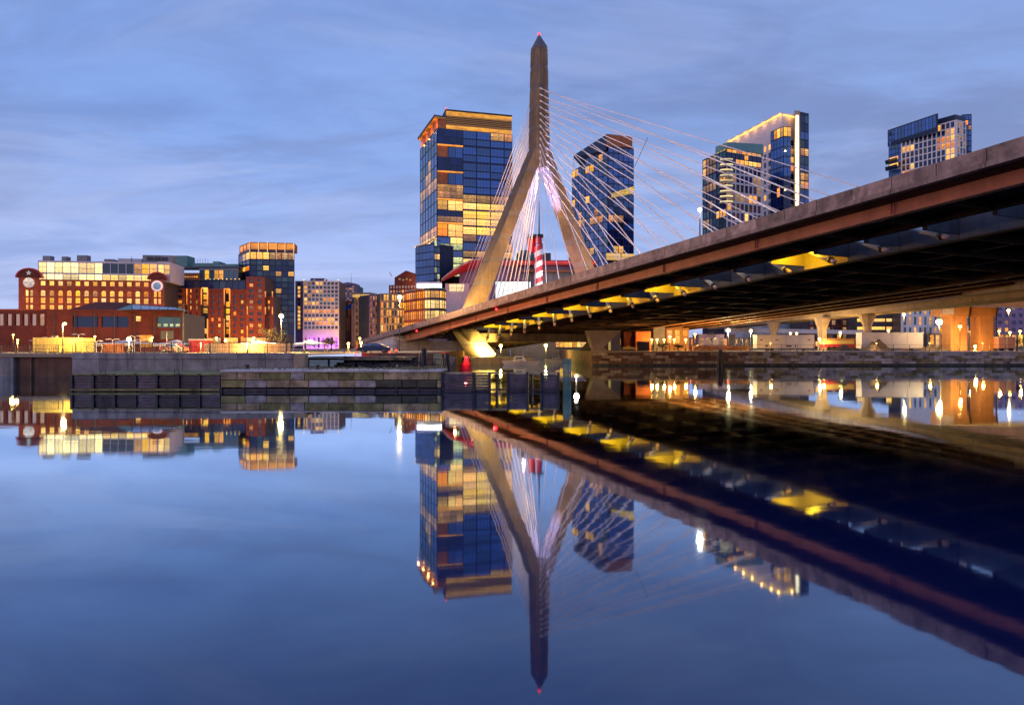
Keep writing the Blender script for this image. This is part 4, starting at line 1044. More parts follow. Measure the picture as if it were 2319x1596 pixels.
# --- white grid hotel with violet base
YC = 300.0
ho = thing('grid_hotel', (PX(690, YC), YC, GZ), 'pale gridded hotel slab with violet lit ground floor', 'building')
A, B = P2(686.5, YC), P2(768, YC + 1); z1 = PZ(636, YC); zb_ = PZ(746, YC)
block(ho, A, B, 16, GZ, z1 - .05, M_dgrey)
rowsC = levels(zb_ + .3, z1 - .5, 12, .5)
hw = runs([(W_dark, 8), (W_teal, 6), (G_warm, 2.2), (G_amber, 1.6), (G_dim, 1.6)], 61)
colsC = even((B - A).length, 9, .42, .5)
facade(ho, A, B, colsC, rowsC, M_offw, hw, .3, zb_, z1, face='grid_frame')
VIO = glow('violet_wash', (.62, .12, 1.0), 1.1, .5, (.6, .6, .6), lo=.7)
facade(ho, A, B, even((B - A).length, 8, .9, .6), [(GZ + .5, GZ + 5.0)], M_offw, lambda i, j: VIO if i % 3 else W_dark, .5, GZ, zb_ - .01, face='base_wall')
for i in range(3): lamp('POINT', (lerp(A.x, B.x, .2 + .3*i), YC - 3, GZ + 1.2), 1100, (.60, .12, 1.0), ho, .5)
A2, B2 = P2(669, YC + 3), P2(686, YC + 3)
block(ho, A2, B2, 12, GZ, PZ(635, YC) - .05, M_dgrey, 'wing_core')
facade(ho, A2, B2, even((B2 - A2).length, 1, 0, 1.1), rowsC, M_viol, chooser([(W_dark, 2), (G_warm, 1.4)], 5), .3, GZ, PZ(635, YC), face='wing_wall')
block(ho, P2(703, YC + 6), P2(733, YC + 6), 6, z1, PZ(627, YC), M_viol, 'rooftop_unit')
for u in (688, 712, 736, 766): MB().ball(PT(u, 634, YC - .2), .3, 6, 4).build('roof_lamp', G_pale, ho)

# --- further houses between the hotel and the bridge
def simple(name, label, ua, ub, Ya, Yb, vt, wallm, nc, nr, opts, seed, dep=18, gapx=.8, gapz=1.1, z0=None, cat='building'):
    A, B = P2(ua, Ya), P2(ub, Yb); Ym = (Ya + Yb)/2; z1 = PZ(vt, Ym)
    t = thing(name, (A.x, A.y, GZ), label, cat)
    block(t, A, B, dep, GZ, z1 - .1, M_dgrey)
    facade(t, A, B, even((B - A).length, nc, gapx, gapx), levels(GZ + 1.2, z1 - .6, nr, gapz), wallm, chooser(opts, seed), .3, GZ, z1, face='wall')
    return t, A, B, z1
t, A, B, z1 = simple('far_round_tower', 'far violet tower with rounded top behind the hotel', 769, 808, 700, 700, 646, M_viol, 7, 26, [(W_navy, 4), (G_dim, 4), (G_officedim, 2)], 71, 30, .5, .9)
MB().prism([A + Vector((.3, 0)), A.lerp(B, .5) + Vector((0, -3)), B + Vector((-.3, 0)), B + Vector((-1, 20)), A + Vector((1, 20))], z1 + .01, [z1 + 1.5, z1 + 3, z1 + 1.5, z1 + 1.5, z1 + 1.5]).build('rounded_crown', M_viol, t)
MB().tube([(PX(789, 700), 712, z1), (PX(789, 700), 712, z1 + 14)], [.3, .1], 5).build('antenna', M_grey, t)
t, A, B, z1 = simple('dark_brick_block', 'dark maroon block with slim lit ribs and a blue glass canopy', 769, 803, 350, 352, 681, M_brickd, 7, 3, [(W_navy, 4), (G_amber, 4), (W_dark, 2)], 72, 18, .9, .8)
MB().hexa([PT(779, 705, 344), PT(802, 694, 344), PT(802, 694, 349), PT(779, 705, 349), PT(779, 697, 344), PT(802, 682, 344), PT(802, 682, 349), PT(779, 697, 349)]).build('glass_canopy', W_blue, t)
t, A, B, z1 = simple('lit_cornice_house', 'slim orange and violet house with glowing cornice', 803, 836, 320, 318, 664, M_tan, 4, 8, [(G_amber, 5), (W_dark, 5), (G_dim, 3)], 73, 16, 1.0, 1.2)
C_, D2 = back(A, B, 16)
MB().prism([A + Vector((-1.5, -1.2)), B + Vector((.6, -1.2)), C_, D2], z1 - .6, z1 + .2).build('cornice', M_tan, t)
MB().prism([A + Vector((-.9, -.7)), B + Vector((.2, -.7)), B + Vector((.2, -.4)), A + Vector((-.9, -.4))], z1 - 1.9, z1 - .62).build('cornice_light', G_pale, t)
ubox('side_wall', t, (A.x - .9, A.y + 4, GZ + 11), (1.2, 7.5, 20), M_viol)
t, A, B, z1 = simple('violet_office', 'violet panelled office with pale window grid beside the slim house', 836, 862, 312, 316, 668, M_viol, 4, 9, [(W_navy, 3), (G_dim, 4), (G_officedim, 2), (G_amber, 1)], 74, 16, .6, 1.0)
t, A, B, z1 = simple('olive_office', 'olive tinted office with lit bays left of the banded office', 861, 918, 305, 309, 665, M_tan, 9, 7, [(G_warm, 4), (W_dark, 5), (G_amber, 3), (W_teal, 2)], 75, 16, .5, .9)
t, A, B, z1 = simple('brown_gabled_tower', 'maroon brick tower with stepped peaked top behind the offices', 881, 944, 520, 515, 645, M_brickd, 9, 14, [(W_navy, 5), (G_dim, 4), (G_amber, 2)], 76, 24, .9, 1.4)
Ym = 517
C_, D2 = back(A, B, 20)
MB().prism([A.lerp(B, .2), A.lerp(B, .62) + Vector((0, -1)), B + Vector((-.5, 0)), C_, D2], z1 + .01, [PZ(628, Ym), PZ(613, Ym), PZ(622, Ym), PZ(622, Ym), PZ(628, Ym)]).build('peaked_top', M_brickd, t)
for k in range(4): ubox('window', t, PT(905 + 8*k, 632 + 2*(k % 2), 514), (1.6, .2, 1.2), G_dim)
MB().tube([PT(888, 626, 516), PT(882, 616, 516)], .25, 5).build('crane_jib', M_grey, t)
lamp('POINT', PT(935, 640, 505), 6000, SOD, t, .5)

# --- banded office with rounded corner and bright roof sign
of = thing('banded_office', (PX(960, 285), 285, GZ), 'golden lit banded office with rounded corner beside the bridge', 'building')
zt = PZ(655, 283)
pts = [P2(916, 300), P2(940, 290), P2(962, 283.5), P2(975, 282), P2(995, 282.5), P2(1006, 285), P2(1010, 290)]
MB().prism([p + Vector((0, .4)) for p in pts] + [P2(1010, 310), P2(916, 312)], GZ, zt).build('core', M_dgrey, of)
for i in range(len(pts) - 1):
    L_ = (pts[i+1] - pts[i]).length
    nw = 5 if i < 2 else 2 if i < 5 else 1
    facade(of, pts[i], pts[i+1], even(L_, nw, .28 if i < 2 else .15, .1), [(PZ(a, 283), PZ(b, 283)) for a, b in ((772, 752), (746, 728), (722, 704), (698, 680), (674, 659))], M_brickd if i < 2 else M_dgrey,
           lambda a, b: G_amber if i < 2 else (G_warm if b > 3 else G_pale), .22, GZ, zt + .1, face='band_frame')
MB().prism([p + Vector((0, -.5)) for p in pts] + [P2(1010, 310), P2(916, 312)], zt + .12, zt + .6).build('roof', M_grey, of)
MB().prism([P2(940, 284.5), P2(1000, 284), P2(1000, 292), P2(940, 292)], zt + .62, PZ(638, 284)).build('roof_storey', M_viol, of)
MB().box(PX(944, 283), PX(1000, 283), 283.2, 283.7, PZ(652, 283), PZ(642, 283)).build('sign', glow('sign_white', (1., .97, .92), 3.2, .15, (.3, .3, .3), lo=1.), of)

# --- arena with red swoop and flat red roof edge
ar = thing('arena', (PX(1180, 345), 345, GZ), 'grey arena with red lit swooping canopy and flat red roof edge', 'building')
YR = 345.0
MB().prism([P2(1040, YR + 6), P2(1352, YR + 6), P2(1352, YR + 60), P2(1040, YR + 60)], GZ, PZ(600, YR + 6)).build('wall', M_viol, ar)
for i in range(14):
    a, b_ = lerp(1180, 1350, i/14), lerp(1180, 1350, (i + 1)/14)
    ubox('wall_panel', ar, PT((a + b_)/2, 632, YR + 5.8), (PX(b_, YR) - PX(a, YR) - .3, .3, 10), M_grey)
redl = glow('red_edge_light', (1.0, .05, .03), .75, .5, (.15, .15, .5), lo=.9)
MB().box(PX(1060, YR), PX(1352, YR), YR + 1, YR + 58, PZ(600, YR), PZ(589, YR)).build('roof_edge', M_redp, ar)
MB().box(PX(1176, YR), PX(1350, YR), YR + .8, YR + .98, PZ(597, YR), PZ(592, YR)).build('edge_light', redl, ar)
MB().box(PX(1176, YR), PX(1350, YR), YR + 2, YR + 5.7, PZ(615, YR), PZ(611, YR)).build('lower_ledge', M_rust, ar)
# swoop: a curved roof plate rising to the right with a red lit underside
n = 12; up, lo = [], []
for i in range(n + 1):
    f = i/n; u = lerp(999, 1100, f); vtop = 632 - 49*math.sin(f*math.pi/2)**.9; vlow = 636 - 30*math.sin(f*math.pi/2)
    up.append((u, vtop)); lo.append((u, vlow))
mb = MB(); mb2 = MB()
for i in range(n):
    a, b_ = up[i], up[i+1]; c, d = lo[i], lo[i+1]
    mb.hexa([PT(a[0], a[1] + 3.5, YR - 3), PT(b_[0], b_[1] + 3.5, YR - 3), PT(b_[0], b_[1] + 3.5, YR + 30), PT(a[0], a[1] + 3.5, YR + 30), PT(a[0], a[1], YR - 3), PT(b_[0], b_[1], YR - 3), PT(b_[0], b_[1], YR + 30), PT(a[0], a[1], YR + 30)])
    mb2.quad(PT(a[0], a[1] + 3.8, YR - 2.8), PT(b_[0], b_[1] + 3.8, YR - 2.8), PT(d[0] + 2, d[1] + 2, YR + 4), PT(c[0] + 2, c[1] + 2, YR + 4))
mb.build('canopy', M_grey, ar); mb2.build('canopy_soffit', M_redp, ar)
lamp('POINT', PT(1030, 628, YR - 9), 1800, (1.0, .25, .12), ar, .6); lamp('POINT', PT(1070, 612, YR - 9), 1200, (1.0, .06, .08), ar, .6)
MB().prism([P2(1008, YR + 5), P2(1062, YR + 5), P2(1062, YR + 25), P2(1008, YR + 25)], GZ, PZ(640, YR)).build('entrance_block', M_offw, ar)
MB().box(PX(1015, YR), PX(1050, YR), YR + 4.6, YR + 4.98, PZ(658, YR), PZ(642, YR)).build('entrance_light', G_white, ar)
for (ua, ub, va) in ((1234, 1251, 573), (1296, 1322, 580)): MB().box(PX(ua, YR), PX(ub, YR), YR + 14, YR + 24, PZ(589, YR) - .2, PZ(va, YR + 14)).build('rooftop_unit', M_dgrey if ua < 1260 else M_tan, ar)
scr = thing('billboard_screen', (PX(1160, 338), 338, GZ), 'bright white billboard screen glowing behind the bridge stays', 'billboard')
MB().box(PX(1121, 338), PX(1203, 338), 338, 338.8, PZ(676, 338), PZ(637, 338)).build('frame', M_dgrey, scr)
for i in range(3):
    a, b_ = lerp(1122, 1202, i/3), lerp(1122, 1202, (i + 1)/3)
    MB().box(PX(a, 338) + .06, PX(b_, 338) - .06, 337.9, 337.99, PZ(675, 338), PZ(638, 338)).build('screen_panel', glow('screen%d' % i, ((.82, 1., .96), (1., .8, .78), (.95, .95, 1.))[i], 1.5, .35, (.4, .4, .4), lo=.95), scr)
for u in (1130, 1194): MB().box(PX(u, 338) - .3, PX(u, 338) + .3, 338.9, 339.4, GZ, PZ(650, 338)).build('leg', M_dgrey, scr)
# striped pylon and red tank behind the fork
sp = thing('striped_pylon', (PX(1219, 330), 330, GZ), 'red and white spiral striped pylon with dark crown and needle antenna', 'pylon')
r0 = (PX(1229, 330) - PX(1210, 330))/2; xc = PX(1219.5, 330)
zz0, zz1 = PZ(690, 330), PZ(556, 330); ns = 11; seg = 18
for i in range(ns):
    ra = []
    for fz in (0, 1):
        ra.append([(xc + r0*math.cos(2*math.pi*q/seg), 330 + r0*math.sin(2*math.pi*q/seg), lerp(zz0, zz1, (i + fz)/ns) + 1.0*math.cos(2*math.pi*q/seg)) for q in range(seg)])
    MB().rings(ra).build('stripe', M_redp if i % 2 == 0 else M_white, sp)
MB().tube([(xc, 330, zz1 + .8), (xc, 330, zz1 + 4.2)], r0*.8, 14).build('neck', M_redp, sp)
MB().tube([(xc, 330, zz1 + 4), (xc, 330, zz1 + 5.2)], [r0*1.5, r0*1.2], 14).build('crown', M_black, sp)
MB().tube([(xc + .3, 330, zz1 + 5), (xc + .3, 330, PZ(455, 330))], [.35, .12], 6).build('antenna', M_black, sp)
lamp('POINT', (xc + 3, 322, zz0 + 14), 7000, (1, .85, .8), sp, .5)
tk = thing('red_tank', (PX(1204, 334), 334, GZ), 'red cylindrical tank with dark railed top beside the striped pylon', 'tank')
xt = PX(1204, 334); MB().tube([(xt, 334, PZ(572, 334)), (xt, 334, PZ(540, 334))], 2.1, 16).build('body', M_redp, tk)
MB().tube([(xt, 334, PZ(541, 334)), (xt, 334, PZ(538, 334))], 2.7, 16).build('platform', M_black, tk)
for q in range(6): MB().tube([(xt + 2.2*math.cos(q), 334 + 2.2*math.sin(q), PZ(538, 334)), (xt + 2.2*math.cos(q), 334 + 2.2*math.sin(q), PZ(531, 334))], .22, 5).build('mast', M_black, tk)
for dx in (-1.4, 1.4): MB().tube([(xt + dx, 334, GZ), (xt + dx, 334, PZ(571, 334))], .35, 8).build('leg', M_dgrey, tk)
lamp('POINT', (xt - 4, 326, PZ(560, 330)), 3000, (1, .4, .4), tk, .5)
tl = thing('teal_roof_house', (PX(1190, 420), 420, GZ), 'teal domed roof peeking over the arena beside the red tank', 'building')
MB().tube([(PX(1190, 420), 424, GZ), (PX(1190, 420), 424, PZ(575, 420)), (PX(1190, 420), 424, PZ(566, 420))], [5.5, 5.5, 3.5], 12).build('drum', M_teal, tl)

# --- the big glass office tower
gt = thing('glass_office_tower', (PX(990, 380), 380, GZ), 'tall blue glass office tower with glowing floors and amber crown', 'building')
C0, CL, CR = P2(990, 380), P2(952, 421), P2(1160, 391.5)
ztop = PZ(291, 380)
back_pt = CL + (CR - C0)
MB().prism([C0 + (CR - C0).normalized()*.3 + (CL - C0).normalized()*.3, CR + (CL - C0).normalized()*.3, back_pt, CL + (CR - C0).normalized()*.3], GZ, ztop).build('core', M_navy, gt)
CM = C0.lerp(CR, .335)
LR = (CR - CM).length
nfl = 27; zf0 = GZ + 1; fh = (ztop - zf0)/nfl
rowsG = [(zf0 + i*fh + (.9 if i % 2 else .25), zf0 + (i + 1)*fh - (.25 if i % 2 else .12)) for i in range(nfl)]
def pickG(i, j):
    k = nfl - 1 - j            # storeys from the top
    r = rndG.random()
    if k < 8: return W_blue if not (k == 0 and r < .5) else G_officedim
    if k < 9: return G_officedim
    if k < 13: return G_office
    if k < 15: return W_blue if r < .7 else G_officedim
    if k < 16: return G_officedim
    if k < 18: return G_office if i < 2 else W_blue
    if k < 22: return (G_green if r < .5 else W_blue)
    return W_blue if r < .5 else G_green
rndG = random.Random(91)
facade(gt, CM, CR, [(0.25, LR*.265), (LR*.282, LR*.545), (LR*.562, LR*.825), (LR*.842, LR - .2)], rowsG, M_navy, pickG, .3, GZ, ztop, face='mullion_frame')
# stacked glass boxes with amber soffits on the near corner
LB = (CM - C0).length; dR = (CR - C0).normalized(); dL = (CL - C0).normalized(); nF = Vector((dR.y, -dR.x)); rzR = math.atan2(dR.y, dR.x)
soff = mat('amber_soffit', (.80, .40, .08), .6, .1); soffg = glow('soffit_glow', (1., .34, .03), 1.2, .35, (.2, .2, .2), lo=.9)  # box soffits glow amber themselves, in place of light falling on them
vs = [291, 326.5, 356, 386.5, 417, 449, 476, 503, 536, 566, 596, 626]
for q in range(len(vs) - 1):
    za, zb = PZ(vs[q+1], 380), PZ(vs[q], 380)
    if q % 2 == 0 or q > 8:       # projecting box
        a, b_ = C0 + dR*.1, CM - dR*.05
        if q <= 6:
            facade(gt, a + nF*.6 - dL*.0, b_ + nF*.6, even(LB - .15, 4, .06, .05), [(za + .35, (za + zb)/2 - .05), ((za + zb)/2 + .05, zb - .1)], M_navy,
                   (lambda i, j: W_navy) if q < 4 else ((lambda i, j: G_officedim) if q == 4 else (lambda i, j: W_navy if j else G_dim)), .15, za, zb, face='box_frame')
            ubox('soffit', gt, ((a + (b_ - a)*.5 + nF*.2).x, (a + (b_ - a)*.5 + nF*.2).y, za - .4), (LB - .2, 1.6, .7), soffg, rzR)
        else:
            facade(gt, a, b_, even(LB - .15, 2, .3, .1), [(za + .35, (za + zb)/2 - .15), ((za + zb)/2 + .15, zb - .2)], M_navy, chooser([(G_green, 3), (G_pale, 1), (W_blue, 1)], q), .3, za, zb, face='mullion_frame')
    else:                          # recessed terrace
        a, b_ = C0 + dR*.1, CM - dR*.05
        facade(gt, a + dR*LB*.42, b_, even(LB*.57, 2, .2, .1), [(za + .4, zb - 1.0)], M_navy, (lambda i, j: W_blue) if q < 4 else (lambda i, j: G_office), .12, za, zb - .2, face='terrace_frame')
        if q > 3: facade(gt, a, a + dR*LB*.4, even(LB*.4, 1, .2, .15), [(za + .6, zb - 1.0)], M_navy, lambda i, j: G_warm if q == 5 else G_amber, .1, za, zb - .2, face='terrace_frame')
        else: MB().prism([a + nF*.05, a + dR*LB*.4 + nF*.05, a + dR*LB*.4 - nF*.6, a - nF*.6], za + .3, zb - .2).build('terrace_wall', M_rust, gt)
        ubox('terrace_slab', gt, ((a + b_)*.5).to_3d() + Vector((0, 0, za + .1)), (LB - .1, 1.2, .25), M_navy, rzR)
# left face
rl = runs([(W_blue, 9), (W_teal, 3), (G_officedim, 1.2)], 93)
rl2 = runs([(G_officedim, 4), (G_warm, 1), (W_blue, 2)], 94)
facade(gt, CL, C0, even((C0 - CL).length, 6, .35, .25), [(zf0 + i*fh*1.5 + .3, zf0 + (i + 1)*fh*1.5 - .1) for i in range(18)], M_navy, lambda i, j: rl2(i, j) if 5 <= j <= 9 else rl(i, j), .25, GZ, ztop, face='mullion_frame')
# crown
zc1 = PZ(246, 380)
ka, kb = C0 + dR*5.0 - nF*.4, CR - dR*.05 - nF*.4
hh = zc1 - ztop; LK = (kb - ka).length
lou = mat('crown_louvre', (.60, .30, .07), .6, .12); loul = glow('crown_light', (1., .42, .035), .85, .45, (.12, .12, .4), lo=.95)
block(gt, ka - nF*.4, kb - nF*.4, 26, ztop, zc1 - .4, M_dgrey, 'crown_core')
for (f0, f1, m) in ((.03, .22, loul), (.24, .33, lou), (.37, .42, lou), (.46, .51, lou), (.55, .60, lou), (.64, .69, lou), (.71, .93, loul)):
    c = (ka + kb)/2; ubox('crown_louvre', gt, (c.x, c.y, ztop + hh*(f0 + f1)/2), (LK - .3, .3, hh*(f1 - f0)), m, rzR)
MB().prism([ka + nF*.8 - dR*.3, kb + nF*.8, kb - nF*27, ka - nF*27 - dR*.3], zc1 - .38, zc1).build('crown_cap', M_dgrey, gt)
la, lb = C0 + nF*1.2 - dR*1.8, CL - dR*1.8 - dL*0
zl = PZ(262, 380)
MB().prism([la, C0 + dR*5, CL + dR*5, lb], zl - .8, zl).build('eaves', M_dgrey, gt)
MB().prism([la + dR*.5, C0 + dR*4.9, CL + dR*4.9, lb + dR*.5], zl - 1.6, zl - .81).build('eaves_soffit', soff, gt)
for f in (.06, .35, .65, .95):
    q = (C0 - dR*.4).lerp(CL - dR*.4, f); lamp('POINT', (q.x - 1.2, q.y - .5, zl - 5), 700, (1., .4, .08), gt, .4)
MB().prism([C0 + dR*.4 + dL*.4, C0 + dR*5 + dL*.4, CL + dR*5, CL + dR*.4], ztop, zl - 1.62).build('attic_wall', M_rust, gt)
MB().ball((*(ka + nF*.5), zc1 + .5), .45, 6, 4).build('beacon', beacon, gt)
# podium
pA, pB = P2(941, 372), P2(983, 362)
block(gt, pA, pB, 14, GZ, PZ(553, 365), M_navy, 'podium_core')
facade(gt, pA, pB, even((pB - pA).length, 5, .06, .05), levels(GZ + 1, PZ(556, 365), 14, .55), M_navy, lambda i, j: W_blue, .12, GZ, PZ(553, 365), face='podium_frame')
for i in range(9):
    q = pA.lerp(pB, i/8); MB().ball((q.x, q.y, PZ(lerp(560, 545, i/8), 366) + 1.0), .55, 6, 4).build('terrace_light', G_pale, gt)
pC = P2(996, 363)
block(gt, pB + Vector((.05, .1)), pC, 12, GZ, PZ(545, 365), M_navy, 'podium_core')
facade(gt, pB + Vector((.05, .1)), pC, even((pC - pB).length, 2, .3, .2), levels(GZ + 1, PZ(547, 365), 16, .8), M_navy, chooser([(G_green, 2), (W_blue, 2), (G_pale, 1), (W_teal, 2)], 97), .15, GZ, PZ(545, 365), face='podium_frame')

# --- second glass tower with sloping roof
g2 = thing('slant_roof_tower', (PX(1377, 420), 420, GZ), 'blue glass residential tower with slanted roof and rust red top panel', 'building')
L0, Ms, M0, R0 = P2(1296, 452), P2(1325, 437.5), P2(1377, 420), P2(1435, 425)
zL, zS, zM, zR = PZ(388, 452), PZ(348, 441), PZ(330, 420), PZ(333, 425)
bk = P2(1428, 470)
MB().prism([L0, M0, R0, bk, P2(1310, 480)], GZ, [zL, PZ(340, 420), zR, zR, zL]).build('core', M_navy, g2)
wl_ = runs([(W_blue, 18), (W_teal, 3), (G_officedim, 2.2), (G_warm, 1.0)], 101)
facade(g2, L0, Ms, even((Ms - L0).length, 4, .3, .2), levels(GZ + 2, zL - .3, 24, .5), M_navy, wl_, .2, GZ, zL, face='mullion_frame')
facade(g2, Ms, M0, even((M0 - Ms).length, 5, .3, .5), levels(GZ + 2, PZ(355, 430), 25, .5), M_navy, wl_, .2, GZ, PZ(352, 430), face='mullion_frame')
wr = runs([(W_navy, 9), (W_blue, 4), (W_dark, 4), (G_warm, 3.2), (G_officedim, 3.5)], 103)
facade(g2, M0, R0, even((R0 - M0).length, 5, .35, .3), levels(GZ + 2, zR - .6, 26, .6), M_navy, lambda i, j: (G_office if j == 6 else W_blue if j > 19 else wr(i, j)), .2, GZ, zR, face='mullion_frame')
# slanted roof blade over the left face
q0, q1 = P2(1299, 450), P2(1373, 419)
MB().prism([q0, q1, q1 + Vector((8, 25)), q0 + Vector((8, 25))], [PZ(352, 450) - 1.5, PZ(340, 419), PZ(340, 419), PZ(352, 450) - 1.5], [PZ(352, 450), PZ(305, 419), PZ(305, 419), PZ(352, 450)]).build('roof_blade', M_navy, g2)
MB().prism([P2(1373.2, 418.5), P2(1432, 423), P2(1432, 440), P2(1373.2, 440)], zM - .5, [PZ(305, 420), PZ(310, 423), PZ(310, 423), PZ(305, 420)]).build('rust_panel', M_rust, g2)
MB().box(PX(1299, 450), PX(1300.2, 450), 449.7, 450.3, PZ(390, 450), PZ(353, 450)).build('roof_post', M_offw, g2)
ub = P2(1386, 417.5); ue = P2(1437, 421)
MB().prism([ub, ue, ue + Vector((0, 3.4)), ub + Vector((0, 3.4))], [PZ(447, 418), PZ(434, 420), PZ(434, 420), PZ(447, 418)], [PZ(438, 418), PZ(421, 420), PZ(421, 420), PZ(438, 418)]).build('balcony_band', glow('balcony_band', (1., .6, .12), .8, .7, (.4, .4, .9), lo=.95), g2)
MB().prism([P2(1372, 416), P2(1438, 420.5), P2(1438, 424), P2(1372, 419)], PZ(588, 418), PZ(574, 418)).build('podium_band', G_pale, g2)

# --- twin residential tower with lit crown
g3 = thing('lit_crown_tower', (PX(1771, 400), 400, GZ), 'tall pale residential tower with glowing crown and vertical light fin', 'building')
K0, KL, KR = P2(1771, 400), P2(1645, 458), P2(1801, 404)
zk, zkl = PZ(256, 400), PZ(322, 458)
MB().prism([K0, KR, P2(1812, 440), P2(1665, 485), KL], GZ, [zk, PZ(260, 404), PZ(260, 404), zk, zk]).build('core', M_offw, g3)
wk = runs([(W_dark, 7), (W_navy, 5), (G_warm, 1.2), (G_amber, 1), (G_officedim, 1)], 111)
LKk = (K0 - KL).length; zw1 = PZ(315, 400)
facade(g3, KL, K0, even(LKk, 13, 2.2, 1.4), levels(GZ + 60, zw1, 13, 1.7), M_offw, wk, .3, GZ, zk, face='wall')
facade(g3, K0, KR, even((KR - K0).length, 2, 2.0, 1.4), levels(GZ + 60, zw1, 13, 1.7), M_offw, wk, .3, GZ, PZ(258, 400), face='wall')
crl = glow('crown_strip', (1., .56, .14), 2.0, .3, (.1, .1, .1), lo=.95)
dK = (K0 - KL).normalized(); nK = Vector((dK.y, -dK.x))
MB().prism([KL + nK*.9, K0 + nK*.9, K0 + nK*.4, KL + nK*.4], zk - 1.3, zk - .3).build('crown_strip', crl, g3)
MB().prism([K0 + Vector((.3, -1.2)), KR + Vector((0, -.9)), KR + Vector((0, -.5)), K0 + Vector((.3, -.8))], PZ(259, 400) - 1.3, PZ(259, 400) - .3).build('crown_strip', crl, g3)
MB().prism([KL + nK*1.2, K0 + nK*1.2, K0 - nK*.2, KL - nK*.2], zk - .28, zk + .3).build('crown_cap', M_offw, g3)
for f in (.08, .24, .4, .56, .72, .88, 1.0):
    q = KL.lerp(K0, f) + nK*2.4; lamp('POINT', (q.x, q.y, zk - 1.5), 420, (1., .46, .09), g3, .5)
q = K0.lerp(KR, .6); lamp('POINT', (q.x, q.y - 2.6, zk - 2), 420, (1., .46, .09), g3, .5)
# projecting glass bay
ga, gb_ = K0 - dK*9.0 + nK*1.2, K0 + Vector((.2, -1.6)); gc = P2(1788, 400.6)
zg = PZ(286, 398)
block(g3, ga, gb_, 1.0, GZ + 50, zg, M_navy, 'bay_core')
facade(g3, ga, gb_, even((gb_ - ga).length, 4, .25, .15), levels(GZ + 60, zg - .4, 12, .6), M_navy, lambda i, j: G_warm if j == 11 and i > 1 else (G_amber if (i + j*3) % 17 == 0 else (W_blue if j > 6 else W_navy)), .18, GZ + 50, zg, face='bay_frame')
facade(g3, gb_, gc + Vector((0, -1.2)), even((gc - gb_).length, 2, .2, .15), levels(GZ + 60, zg - .4, 12, .6), M_navy, lambda i, j: G_warm if j == 11 else (W_blue if j > 6 else W_navy), .18, GZ + 50, zg, face='bay_frame')
# fin with light strip, glass end
MB().prism([P2(1799, 398), P2(1812, 398), P2(1812, 420), P2(1799, 420)], GZ, PZ(251, 398)).build('fin', M_tan, g3)
MB().box(PX(1802.5, 397.6), PX(1808.5, 397.6), 397.4, 397.9, GZ + 40, PZ(262, 398)).build('fin_light', glow('fin_strip', (1., .80, .48), 2.4, .15, (.1, .1, .1), lo=1.), g3)
lamp('POINT', (PX(1805, 394), 394, PZ(330, 394)), 900, (1., .7, .3), g3, .5); lamp('POINT', (PX(1805, 394), 394, PZ(420, 394)), 900, (1., .7, .3), g3, .5)
eA, eB = P2(1812.5, 401), P2(1831, 404)
block(g3, eA, eB, 24, GZ, PZ(255, 402), M_navy, 'end_core')
facade(g3, eA, eB, even((eB - eA).length, 2, .25, .2), levels(GZ + 60, PZ(262, 402), 16, .7), M_navy, runs([(W_teal, 5), (W_navy, 4), (G_amber, 1.2), (G_officedim, 2), (W_blue, 3)], 117), .2, GZ, PZ(255, 402), face='end_frame')
# lower front tower
g4 = thing('teal_cap_tower', (PX(1645, 330), 330, GZ), 'lower residential tower with teal roof cap and stacked lit balconies', 'building')
F0, FL, FR, FX = P2(1645, 330), P2(1622, 338), P2(1724, 340), P2(1592, 350)
zf = PZ(337, 330)
MB().prism([FL, F0, FR, P2(1724, 365), P2(1630, 365)], GZ, zf - .4).build('core', M_navy, g4)
w4 = runs([(W_dark, 6), (W_navy, 5), (G_warm, 1.6), (G_amber, 1.4), (G_dim, 2)], 121)
LF = (FR - F0).length
facade(g4, F0, FR, even(LF, 8, .55, .5), levels(GZ + 44, PZ(372, 330), 10, .9), M_offw, w4, .3, GZ, PZ(370, 330), face='wall')
facade(g4, F0, FR, even(LF, 8, .2, .3), [(PZ(368, 330), PZ(358, 330)), (PZ(356, 330), PZ(346, 330))], M_navy, runs([(W_navy, 6), (G_warm, 2), (G_amber, 1)], 122), .25, PZ(369.8, 330), PZ(345.5, 330), face='attic_frame')
facade(g4, F0, FR, even(LF, 7, .3, .3), [(PZ(344, 330), PZ(337.5, 330))], M_teal, lambda i, j: G_amber if i < 6 else G_warm, .35, PZ(345.3, 330), zf, face='cornice_frame', wname='cornice_light')
facade(g4, FL, F0, even((F0 - FL).length, 3, .3, .3), [(PZ(344, 334), PZ(337, 334))], M_teal, lambda i, j: G_warm, .35, PZ(346, 334), zf, face='cornice_frame', wname='cornice_light')
facade(g4, FL, F0, even((F0 - FL).length, 3, .3, .3), levels(GZ + 44, PZ(347, 334), 13, .6), M_navy, runs([(W_teal, 4), (W_navy, 3), (G_warm, 1.5)], 123), .25, GZ, PZ(346.2, 334), face='wall')
MB().prism([FL + Vector((-.6, -.8)), F0 + Vector((0, -1.3)), FR + Vector((.6, -.8)), P2(1724, 352), P2(1632, 352)], zf + .01, [PZ(334, 338), PZ(324, 330), PZ(337, 340) + 2, PZ(335, 345), PZ(330, 345)]).build('roof_cap', M_teal, g4)
facade(g4, FX, FL + Vector((0, .6)), even((FL - FX).length, 4, .3, .3), levels(GZ + 44, PZ(360, 345), 12, .7), M_navy, runs([(W_teal, 4), (W_navy, 3), (G_warm, 1), (G_dim, 1.5)], 124), .3, GZ, PZ(357, 345), face='wall')
MB().prism([FX, FL + Vector((0, .6)), P2(1624, 362), P2(1594, 364)], GZ, PZ(358, 345)).build('side_core', M_navy, g4)
